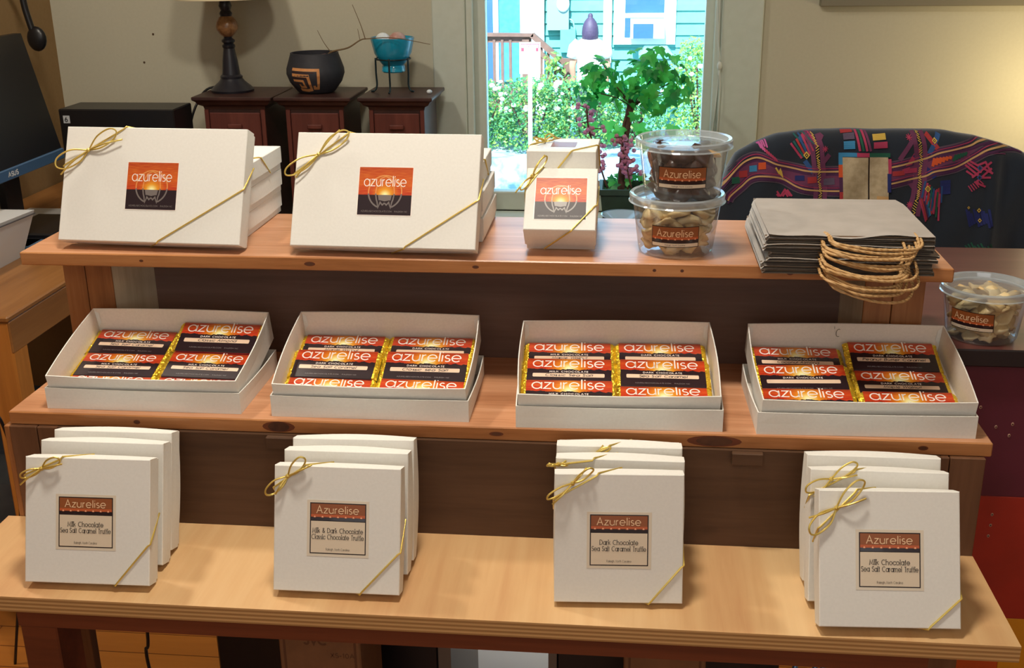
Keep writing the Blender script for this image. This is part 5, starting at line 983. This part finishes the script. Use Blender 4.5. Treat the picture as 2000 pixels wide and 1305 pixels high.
mb = MB(); TW = lambda P, r0, r1: mb.tube(catmull(P, 5), [r0 + (r1 - r0) * q / ((len(P) - 1) * 5) for q in range((len(P) - 1) * 5 + 1)], 'twig', 6)
TW([(-0.02, 1.72, 1.118), (0.0, 1.70, 1.140), (0.050, 1.69, 1.152), (0.085, 1.69, 1.172), (0.107, 1.69, 1.176), (0.18, 1.69, 1.178), (0.275, 1.70, 1.160)], 0.0028, 0.0008); TW([(0.0, 1.70, 1.140), (-0.018, 1.70, 1.165), (-0.034, 1.70, 1.198)], 0.0012, 0.0006); TW([(0.100, 1.69, 1.174), (0.088, 1.69, 1.215), (0.069, 1.69, 1.265)], 0.0014, 0.0007); TW([(0.085, 1.69, 1.172), (0.08, 1.69, 1.202)], 0.001, 0.0006)
tag(mb.build('dry_branch'), 'thin dry forked branch reaching from the clay pot to the turquoise bowl', 'branch')
t = thing('plant_stand', 'dark iron three-legged bowl stand on the right drawer tower', 'stand', (0.159, 1.76, CT + 0.0002))
mb = MB(); mb.tube([(0.048 * math.cos(q * PI / 16), 0.048 * math.sin(q * PI / 16), 0.088) for q in range(32)], 0.0022, 'iron', 6, closed=True); mb.build('ring', t, smooth='all')
for a_ in (205, 268, 335):
    c_, s_ = math.cos(math.radians(a_)), math.sin(math.radians(a_)); mb = MB(); mb.tube(catmull([(0.050 * c_, 0.050 * s_, 0.092), (0.050 * c_, 0.050 * s_, 0.05), (0.049 * c_, 0.049 * s_, 0.018), (0.056 * c_, 0.056 * s_, 0.004), (0.066 * c_, 0.066 * s_, 0.0025)]), 0.0026, 'iron', 8); mb.build('leg', t, smooth='all')
mb = MB(); mb.lathe([(0, 0.052), (0.030, 0.052), (0.033, 0.055), (0.032, 0.068), (0.030, 0.071), (0.036, 0.078), (0.045, 0.092), (0.052, 0.104), (0.060, 0.140), (0.0605, 0.146), (0.057, 0.146), (0.050, 0.110), (0.02, 0.085), (0, 0.083)], 'turq', (0.159, 1.76, CT), 48); tag(mb.build('glazed_bowl', smooth=True), 'turquoise glazed bowl held in the iron stand', 'bowl')
for x, y, z, r_, k, lb in ((0.136, 1.745, 0.138, 0.0215, 'ball_white', 'pale marbled ball at the left in the turquoise bowl'), (0.176, 1.748, 0.137, 0.0245, 'ball_red', 'red and grey ball at the right in the turquoise bowl'), (0.158, 1.785, 0.132, 0.020, 'ball_red', 'reddish ball at the back of the turquoise bowl')):
    mb = MB(); mb.ball((x, y, CT + z), r_, k, 20); tag(mb.build('decorative_ball', smooth='all'), lb, 'ball', 'balls in the turquoise bowl')
mb = MB(); mb.ball((0.268, 1.70, CT + 0.0062), 0.006, 'ball_white', 12, (1.3, 1, 1)); mb.v and None; tag(mb.build('blue_stone', smooth='all'), 'tiny stone on the corner of the right drawer tower', 'stone')

# ------------------------------------------------------------------ ivy planter in front of the window
t = thing('potted_ivy', 'potted ivy topiary in a dark green planter before the window', 'plant', (0.83, 1.66, 0))
mb = MB(); mb.box(-0.105, 0.105, -0.07, 0.07, 0.0, 0.62, 'cherry_dark'); plinth = mb
tb = thing('plant_table', 'small dark plinth hidden behind the stand carrying the ivy planter', 'table', (0.83, 1.66, 0)); plinth.build('plinth', tb)
mb = MB(); rows = [[(sx * w_, sy * w_ * 0.7, z) for sx, sy in ((-1, -1), (1, -1), (1, 1), (-1, 1))] for w_, z in ((0.072, 0.6205), (0.088, 0.775), (0.094, 0.775), (0.094, 0.790), (0.084, 0.790), (0.080, 0.770))]
mb.grid(rows, 'pot_green', close_u=True); mb.face(rows[-1], 'moss'); mb.build('planter', t)
ri = random.Random(44)
mb = MB(); mb.tube(catmull([(-0.035, 0, 0.765), (-0.030, 0, 0.86), (-0.022, 0, 0.95), (-0.010, 0, 1.02)]), [0.010] * 19, 'bark', 8); mb.tube(catmull([(-0.015, -0.01, 0.765), (-0.018, -0.012, 0.86), (-0.030, -0.01, 0.96), (0.02, 0, 1.05)]), [0.0035] * 19, 'bark', 6)
for q in range(14):
    a_ = ri.uniform(0, 6.28); e_ = ri.uniform(-0.3, 1.2); P = [(-0.01, 0, 1.0), (-0.01 + 0.05 * math.cos(a_), 0.04 * math.sin(a_), 1.03 + 0.02 * e_), (-0.01 + 0.11 * math.cos(a_), 0.07 * math.sin(a_), 1.05 + 0.06 * e_)]; mb.tube(catmull(P, 4), 0.0014, 'bark', 5)
mb.build('stem', t, smooth='all')
LEAF = [(0, -0.05), (0.30, -0.18), (0.62, -0.02), (0.42, 0.22), (0.52, 0.52), (0.24, 0.52), (0, 1.0), (-0.24, 0.52), (-0.52, 0.52), (-0.42, 0.22), (-0.62, -0.02), (-0.30, -0.18)]
def leaf(mb, c, s, n, up, k, fold=0.25, shape=LEAF, vein=False):
    n = Vector(n).normalized(); u = Vector(up) - n * n.dot(Vector(up)); u.normalize(); r = u.cross(n); c = Vector(c)
    P = [c + (r * a_ + u * b_ + n * (-abs(a_) * fold - 0.15 * b_ * b_)) * s for a_, b_ in shape]; ce = c + u * (0.25 * s)
    b0 = len(mb.v); mb.v += [tuple(ce)] + [tuple(p) for p in P]; m_ = len(P)
    for i in range(m_): mb.f.append((b0, b0 + 1 + i, b0 + 1 + (i + 1) % m_)); mb.mi.append(mb.m(k)); mb.uv.append(None)
mb = MB()
for q in range(235):
    a_ = ri.uniform(0, 6.28); ph = math.acos(ri.uniform(-0.8, 1)); R0 = ri.uniform(0.55, 1.0)
    cx_, cz_ = (0.035, 1.060) if q > 70 else (-0.095, 1.065); rx, rz = (0.118, 0.105) if q > 70 else (0.070, 0.075)
    d = Vector((math.sin(ph) * math.cos(a_), math.sin(ph) * math.sin(a_), math.cos(ph))); c = (cx_ + d.x * rx * R0, d.y * 0.085 * R0, cz_ + d.z * rz * R0)
    n_ = d + Vector((ri.uniform(-0.7, 0.7), ri.uniform(-0.9, 0.2), ri.uniform(-0.4, 0.7))); leaf(mb, c, ri.uniform(0.020, 0.036), n_, (ri.uniform(-0.8, 0.8), ri.uniform(-0.3, 0.3), -1), 'leaf' if ri.random() < 0.6 else 'leaf2')
for q in range(16): leaf(mb, (ri.uniform(-0.07, 0.07), ri.uniform(-0.05, 0.05), 0.80 + ri.uniform(-0.005, 0.02)), 0.026, (ri.uniform(-0.5, 0.5), -0.7, 0.8), (ri.uniform(-1, 1), -0.2, 0.3), 'leaf' if q % 2 else 'leaf2')
for x_, z_ in ((0.02, 0.94), (0.03, 0.915), (0.01, 0.96), (-0.04, 0.95), (-0.07, 0.965), (-0.115, 0.96), (0.10, 0.955), (-0.06, 0.935)): leaf(mb, (x_, -0.03, z_), 0.034, (0.1, -1, 0.3), (ri.uniform(-0.3, 0.3), 0, -1), 'leaf')
mb.build('ivy_foliage', t)
for sx, zt_, lab, xb in ((-0.128, 1.005, 'thin dark twig with pink blossoms left of the ivy trunk', -0.07), (-0.034, 0.93, 'twig of brighter pink blossoms in front of the ivy trunk', -0.005)):
    s = thing('blossom_twig', lab, 'flowers', (0.83 + xb, 1.612, 0.7905), group='pink blossom twigs in the planter'); mb = MB(); zt2 = zt_ - 0.7905; dx_ = sx - xb
    mb.tube(catmull([(0, 0, 0), (dx_ * 0.5, 0, zt2 * 0.4), (dx_ * 0.9, 0, zt2 * 0.75), (dx_, 0, zt2)]), 0.0026, 'bark', 6); pts = []
    for q in range(10):
        f_ = 0.25 + 0.75 * q / 9; sg = -1 if q % 2 else 1; c = (dx_ * f_, 0, zt2 * f_); e_ = (c[0] + sg * ri.uniform(0.010, 0.030), c[1] + ri.uniform(-0.012, 0.012), c[2] + ri.uniform(-0.002, 0.012)); mb.tube([c, e_], 0.0013, 'bark', 5); pts += [e_, c]
    mb.build('twig', s, smooth='all'); mb = MB()
    for p in pts:
        for w_ in range(3 if xb > -0.05 else 2):
            c = Vector(p) + Vector((ri.uniform(-0.009, 0.009), ri.uniform(-0.010, 0.004), ri.uniform(-0.009, 0.009)))
            for a_ in range(5): leaf(mb, c, 0.0090, (math.cos(a_ * 1.257) * 0.6, -0.8, math.sin(a_ * 1.257) * 0.6), (math.cos(a_ * 1.257), 0, math.sin(a_ * 1.257)), 'blossom', 0.1, [(0, 0), (0.4, 0.4), (0.3, 0.9), (0, 1), (-0.3, 0.9), (-0.4, 0.4)])
    mb.build('blossoms', s)
mb = MB(); r3 = [(0.058 * (1 + 0.06 * math.sin(q * 2.1)), ) for q in range(48)]
mb.lathe([(0, 0), (0.030, 0), (0.052, 0.020), (0.056, 0.026), (0.050, 0.024), (0.028, 0.006), (0, 0.005)], 'dish', (0.802, 1.500, 0.722), 40); tag(mb.build('glass_dish', smooth='all'), 'pale blue glass dish below the ivy planter behind the stand', 'dish')
mb = MB(); mb.box(0.72, 0.88, 1.44, 1.56, 0, 0.7215, 'cherry_dark'); tag(mb.build('side_plinth'), 'low dark stand under the pale glass dish behind the stand', 'stand')

# ------------------------------------------------------------------ things under the stand
for x0, x1, g0, g1, cx0, cx1, side, txt in ((0.178, 0.556, 0.536, 0.556, 0.363, 0.465, 'left', True), (0.709, 1.060, 0.709, 0.722, 0.836, 0.932, 'right', False)):
    t = thing('loudspeaker', '%s black loudspeaker cabinet under the stand' % side, 'loudspeaker', (x0, 0.08, 0), group='black cabinets under the stand')
    mb = MB(); mb.box(0 if not (g0 == x0) else g1 - g0 + 0.0002, (g0 - x0 if g0 > x0 + 0.01 else x1 - x0), 0, 0.30, 0.0002, 0.60, 'black', bev=0.003); mb.build('cabinet_body', t)
    mb = MB(); mb.box(g0 - x0, g1 - x0, 0.001, 0.30, 0.0002, 0.60, 'alu'); mb.build('metal_side', t, label='grey metal side edge')
    t = thing('carton', 'brown carton %s before the %s black cabinet' % ('printed JVC' if txt else 'without visible print', side), 'carton', (cx0 - 0.012, -0.115, 0), group='brown cartons under the stand')
    mb = MB(); mb.box(0, cx1 - cx0 + 0.012, 0, 0.12, 0.0002, 0.60, 'carton', bev=0.002); mb.build('carton_body', t)
    mb = MB(); Wc = cx1 - cx0 + 0.012; mb.box(0.006, 0.009, -0.0006, 0, 0.1, 0.57, 'carton_ink'); mb.box(Wc - 0.009, Wc - 0.006, -0.0006, 0, 0.1, 0.57, 'carton_ink')
    if txt: text(mb, 'JVC', Wc * 0.46, 0.532, 0.012, 'carton_ink', FRONT, wt=0.09, lift=0.0004, width=0.032); text(mb, 'XS-10A', Wc * 0.78, 0.512, 0.007, 'carton_ink', FRONT, wt=0.06, lift=0.0004, width=0.034)
    mb.build('printed_marks', t)
mb = MB(); mb.box(0.40, 0.82, 0.42, 0.95, 0.0004, 0.004, 'paper'); tag(mb.build('vinyl_mat'), 'pale scuffed mat on the floor between the two black cabinets', 'mat')
for x, k in ((1.072, 'paper'), (1.095, 'bluewire'), (1.112, 'bluewire'), (1.128, 'black')):
    pass
t = thing('metal_rack', 'rack of blue-grey metal tubes under the right end of the stand', 'rack', (1.10, 0.02, 0))
for q, (x, dx_) in enumerate(((-0.022, -0.02), (-0.004, 0.018), (0.006, 0.022), (0.030, 0.02))):
    mb = MB(); mb.tube([(x, 0, 0.60), (x + dx_, 0.0, 0.0)], 0.004, 'bluewire', 8); mb.build('tube', t, smooth='all')
mb = MB(); mb.tube(catmull([(-0.040, 0.3, 0.62), (-0.046, 0.3, 0.25), (-0.054, 0.3, 0.20), (-0.05, 0.3, 0.14), (-0.03, 0.3, 0.0)]), 0.0032, 'black', 6); tag(mb.build('hanging_cable', smooth='all'), 'black cable hanging in front of the lit wooden floor under the stand', 'cable')

# ------------------------------------------------------------------ outside the window
GZ = -1.3
def OX(px, Y): return {15: -1.2317 + (px - 948) * 0.007107, 13.5: -1.05 + (px - 950) * 0.00646}[Y]
mb = MB(); mb.box(-30, 30, 2.1, 60, GZ - 0.1, GZ, 'o_ground'); struct(mb.build('trim_9'), 'concrete drive outside the window with dappled shade painted in')
t = thing('house', 'teal clapboard house across the drive, seen through the window', 'house', (0, 15, GZ))
mb = MB(); z = 0.0
while z < 4.2:
    mb.face([(-3, -0.03, z), (6, -0.03, z), (6, 0.0, z + 0.165), (-3, 0.0, z + 0.165)], 'siding'); mb.face([(-3, -0.03, z), (-3, 0.005, z), (6, 0.005, z), (6, -0.03, z)], 'siding'); z += 0.165
mb.box(-3, 6, 0.01, 3, 0, 4.2, 'siding'); mb.build('clapboard_wall', t)
def ob(nm, x0, x1, y0, y1, z0, z1, k, par=None, lab=None):
    mb = MB(); mb.box(x0, x1, y0, y1, z0 - GZ, z1 - GZ, k); return mb.build(nm, par or t, label=lab)
dr = ob('door', -1.043, -0.73, -0.06, -0.02, -0.62, 1.6, 'o_door', lab='blue curtained door'); ob('door_frame', -1.116, -1.043, -0.10, -0.02, -0.62, 1.6, 'o_white'); ob('side_window', -1.30, -1.116, -0.07, -0.02, -0.62, 1.6, 'o_glass')
ob('corner_board', -0.73, -0.397, -0.14, -0.02, -1.3, 1.8, 'o_white'); ob('downpipe', 0.428, 0.544, -0.12, -0.02, -0.35, 1.8, 'o_white')
wf = ob('window_frame', 0.573, 1.426, -0.10, -0.02, -0.10, 1.6, 'o_white'); ob('window_glass', 0.725, 1.263, -0.115, -0.098, 0.327, 1.4, 'o_glass', wf); ob('window_glass', 0.725, 1.263, -0.112, -0.099, 0.0, 0.26, 'o_glass', wf)
ac = ob('air_conditioner', 0.805, 1.267, -0.36, -0.116, 0.005, 0.251, 'o_white'); ob('grille', 0.842, 1.117, -0.372, -0.361, 0.008, 0.20, 'o_glass', ac)
mt = ob('meter_box', -0.354, -0.052, -0.16, -0.03, 0.10, 1.0, 'o_grey'); mb = MB(); mb.ball((-0.13, -0.17, 0.45 - GZ), 0.09, 'o_white', 16, (1, 0.6, 1.2)); mb.build('meter_dial', mt, smooth='all')
ob('service_box', -0.166, 0.045, -0.18, -0.03, -0.20, 0.108, 'siding', lab='teal painted service box')
mb = MB(); mb.tube(catmull([(-0.10, -0.08, 0.25 - GZ), (0.0, -0.1, 0.22 - GZ), (0.03, -0.1, 0.08 - GZ)]), 0.012, 'o_grey'); mb.build('conduit', t, smooth='all')
t2 = thing('deck_railing', 'weathered deck and stair railing in front of the teal house', 'railing', (0, 13.5, GZ))
def tube2(nm, a_, b_, w_, hh, par):
    a_, b_ = Vector(a_), Vector(b_); d = b_ - a_; mb = MB(); n = Vector((-d.z, 0, d.x)).normalized()
    V = [p + n * s_ * hh / 2 + Vector((0, y_, 0)) for p in (a_, b_) for s_ in (-1, 1) for y_ in (-w_ / 2, w_ / 2)]
    for f in ((0, 1, 3, 2), (4, 6, 7, 5), (0, 4, 5, 1), (2, 3, 7, 6), (0, 2, 6, 4), (1, 5, 7, 3)): mb.face([V[i] for i in f], 'deck')
    return mb.build(nm, par)
tube2('top_rail', (-1.6, 0, 0.165 - GZ), (-0.43, 0, 0.155 - GZ), 0.12, 0.04, t2); tube2('top_rail', (-1.6, 0.02, 0.11 - GZ), (-0.46, 0.02, 0.10 - GZ), 0.04, 0.09, t2)
tube2('stair_rail', (-0.45, 0, 0.155 - GZ), (-0.03, 0, -0.20 - GZ), 0.12, 0.07, t2); tube2('stair_rail', (-0.45, 0, 0.02 - GZ), (-0.03, 0, -0.34 - GZ), 0.06, 0.06, t2)
for x in (-1.04, -0.94, -0.835, -0.73): tube2('baluster', (x, 0, 0.10 - GZ), (x, 0, -0.75 - GZ), 0.035, 0.035, t2)
for x, zt_ in ((-0.33, 0.0), (-0.24, -0.07), (-0.15, -0.16)): tube2('baluster', (x, 0, zt_ - GZ), (x, 0, zt_ - 0.7 - GZ), 0.035, 0.035, t2)
tube2('post', (-0.53, 0, 0.10 - GZ), (-0.53, 0, 0.0), 0.09, 0.09, t2); tube2('post', (0.0, 0, -0.14 - GZ), (0.0, 0, 0.0), 0.09, 0.10, t2)
mb = MB(); mb.box(-2.6, -0.55, 0.05, 1.4, -0.78 - GZ, -0.70 - GZ, 'deck'); mb.build('deck_floor', t2)
t = thing('road_sign', 'white parking sign with red arrow bar outside the window', 'sign', (-0.175, 10, GZ))
mb = MB(); mb.box(-0.104, 0.104, -0.004, 0, 0.085 - GZ, 0.39 - GZ, 'sign', bev=0.001); mb.build('sign_face', t)
mb = MB(); fs = lambda a_, b_, l: (a_, -0.0045 - l, b_ - GZ); ST2 = lambda P, wd: ribbon2d(mb, P, wd / 2, 'sign_red', fs, 0.0005)
ST2([(-0.085, 0.335), (-0.085, 0.372), (0.085, 0.372), (0.085, 0.335)], 0.007)
for x in (-0.072, 0.072): patch(mb, x - 0.014, x + 0.014, 0.302, 0.337, 'sign_red', fs, 0.0006)
text(mb, 'NO', 0, 0.345, 0.018, 'sign_red', fs, wt=0.09, lift=0.0006, width=0.06); mb.build('red_print', t)
mb = MB(); mb.box(-0.02, 0.02, 0.001, 0.04, 0, 0.36 - GZ, 'o_white'); mb.build('sign_post', t)
t = thing('wheelie_bin', 'grey-green lidded bin outside under the air conditioner', 'bin', (1.15, 14.2, GZ))
mb = MB(); rows = [[(-w_, -w_ * 0.8, z), (w_, -w_ * 0.8, z), (w_, w_ * 0.8, z), (-w_, w_ * 0.8, z)] for w_, z in ((0.15, 0), (0.21, 1.10))]; mb.grid(rows, 'bin_g', close_u=True); mb.build('bin_body', t)
mb = MB(); rows = [[(-w_, -w_ * 0.85, z), (w_, -w_ * 0.85, z), (w_, w_ * 0.85, z), (-w_, w_ * 0.85, z)] for w_, z in ((0.225, 1.10), (0.23, 1.15), (0.15, 1.24), (0.0, 1.25))]; mb.grid(rows, 'bin_g', close_u=True); mb.build('bin_lid', t)
# bystander seen from behind
t = thing('person', 'person in a white top seen from behind outside, dark hair in a topknot', 'person', (0.313, 13.0, GZ))
body = bpy.data.meshes.new('body'); BV = [(0, 0, 0.90), (0, 0, 1.12), (0, 0, 1.36), (0, 0, 1.47), (0, 0.0, 1.56), (0, -0.0, 1.64), (0.17, 0, 1.36), (0.22, 0.01, 1.12), (0.21, 0.08, 0.90), (-0.17, 0, 1.36), (-0.22, 0.01, 1.12), (-0.20, 0.09, 0.90), (0.09, 0, 0.86), (0.10, 0.01, 0.48), (0.10, 0, 0.09), (0.10, 0.12, 0.04), (-0.09, 0, 0.86), (-0.10, 0.01, 0.48), (-0.10, 0, 0.09), (-0.10, 0.12, 0.04)]
BE = [(0, 1), (1, 2), (2, 3), (3, 4), (4, 5), (2, 6), (6, 7), (7, 8), (2, 9), (9, 10), (10, 11), (0, 12), (12, 13), (13, 14), (14, 15), (0, 16), (16, 17), (17, 18), (18, 19)]
RA = [.14, .12, .13, .055, .085, .08, .065, .045, .032, .065, .045, .032, .085, .06, .042, .03, .085, .06, .042, .03]
body.from_pydata(BV, BE, []); bo = bpy.data.objects.new('body', body); COL.objects.link(bo); bo.parent = t; body.materials.append(M['skin'])
sk = bo.modifiers.new('skin', 'SKIN'); ss = bo.modifiers.new('sub', 'SUBSURF'); ss.levels = 2; ss.render_levels = 2
for i, r_ in enumerate(RA): body.skin_vertices[0].data[i].radius = (r_, r_ * (0.75 if i < 3 else 1))
body.skin_vertices[0].data[0].use_root = True
mb = MB(); mb.lathe([(0.17, 0.88), (0.165, 1.05), (0.17, 1.25), (0.18, 1.36), (0.12, 1.44), (0.065, 1.48), (0.06, 1.475)], 'shirt', n=24); 
for i, v in enumerate(mb.v): mb.v[i] = (v[0] * 0.95, v[1] * 0.78, v[2])
for sg in (-1, 1): mb.tube([(sg * 0.13, 0, 1.40), (sg * 0.19, 0, 1.34), (sg * 0.225, 0, 1.22)], [0.075, 0.078, 0.07], 'shirt', 12)
mb.build('shirt', t, smooth='all')
mb = MB(); mb.lathe([(0.165, 0.60), (0.17, 0.80), (0.17, 0.90)], 'trousers', n=20)
for sg in (-1, 1): mb.tube([(sg * 0.085, 0, 0.90), (sg * 0.095, 0.01, 0.48), (sg * 0.10, 0, 0.10)], [0.10, 0.078, 0.062], 'trousers', 12)
mb.build('trousers', t, smooth='all')
mb = MB(); mb.lathe([(0.075, 1.43), (0.098, 1.45), (0.105, 1.52), (0.098, 1.59), (0.078, 1.65), (0.045, 1.695), (0.030, 1.705), (0.033, 1.725), (0.024, 1.750), (0.0, 1.76)], 'hair', n=24); mb.build('hair', t, smooth='all')
# shrubs and ground plants
BZ = -0.95
mb = MB(); mb.box(-6, 6, 11.0, 12.4, GZ, BZ, 'o_ground'); struct(mb.build('trim_10'), 'raised bed under the shrubs outside')
ro = random.Random(8); SH = [(0, 0), (0.35, 0.35), (0.25, 0.8), (0, 1.1), (-0.25, 0.8), (-0.35, 0.35)]
def shrub(nm, lab, x, y, rx, ry, h, n, k1, k2, flowers=0, ls=0.036, group=None):
    t = thing(nm, lab, 'shrub', (x, y, BZ if y < 12.5 else GZ), group=group); mb = MB()
    for q in range(7): mb.tube([(0, 0, 0), (ro.uniform(-rx, rx) * 0.6, ro.uniform(-ry, ry) * 0.6, h * 0.75)], 0.012, 'bark', 5)
    mb.build('branches', t); mb = MB()
    for q in range(n):
        a_ = ro.uniform(0, 6.28); rr = math.sqrt(ro.random()); zz_ = ro.uniform(0.05, 1); sc_ = math.sqrt(max(0.05, 1 - (zz_ - 0.45) ** 2 * 2.2)); c = (rx * rr * sc_ * math.cos(a_), ry * rr * sc_ * math.sin(a_), h * zz_ * ro.uniform(0.9, 1.03))
        leaf(mb, c, ls * ro.uniform(0.7, 1.3), (ro.uniform(-1, 1), ro.uniform(-1, 0.2), ro.uniform(0, 1.2)), (ro.uniform(-1, 1), ro.uniform(-0.5, 0.5), ro.uniform(-0.6, 1)), k1 if ro.random() < 0.72 else k2, 0.1, SH)
    mb.build('foliage', t)
    if flowers:
        mb = MB()
        for q in range(flowers): a_ = ro.uniform(0, 6.28); mb.ball((rx * 0.8 * math.cos(a_), -abs(ry * 0.8 * math.sin(a_)), h * ro.uniform(0.5, 1.0)), ro.uniform(0.02, 0.035), 'o_flower', 8, (1, 1, 0.8), 0.2, ro)
        mb.build('flowers', t)
shrub('flowering_shrub', 'leafy shrub with white flowers outside at the window\'s left edge', -0.90, 11.6, 0.42, 0.4, 0.76, 3000, 'hedge', 'hedge2', 14, group='shrubs outside the window')
shrub('flowering_shrub', 'leafy shrub with white flowers outside below the parking sign', -0.30, 11.5, 0.42, 0.4, 0.80, 3000, 'hedge', 'hedge2', 18, group='shrubs outside the window')
shrub('flowering_shrub', 'leafy shrub outside in front of the person', 0.30, 11.6, 0.42, 0.4, 0.80, 2800, 'hedge', 'hedge2', 12, group='shrubs outside the window')
shrub('leafy_shrub', 'shrub outside behind the ivy trunk', 0.85, 11.8, 0.42, 0.4, 0.70, 2600, 'hedge', 'hedge2', 6, group='shrubs outside the window')
shrub('leafy_shrub', 'tall yellow-green shrub outside at the right edge of the window', 1.62, 11.8, 0.40, 0.4, 1.20, 3600, 'hedge2', 'hedge', 8, group='shrubs outside the window')
shrub('climbing_plant', 'yellow-green creeper growing over the stair rail outside', -0.14, 13.3, 0.18, 0.12, 1.25, 450, 'hedge2', 'hedge', 0, 0.06, group='shrubs outside the window')
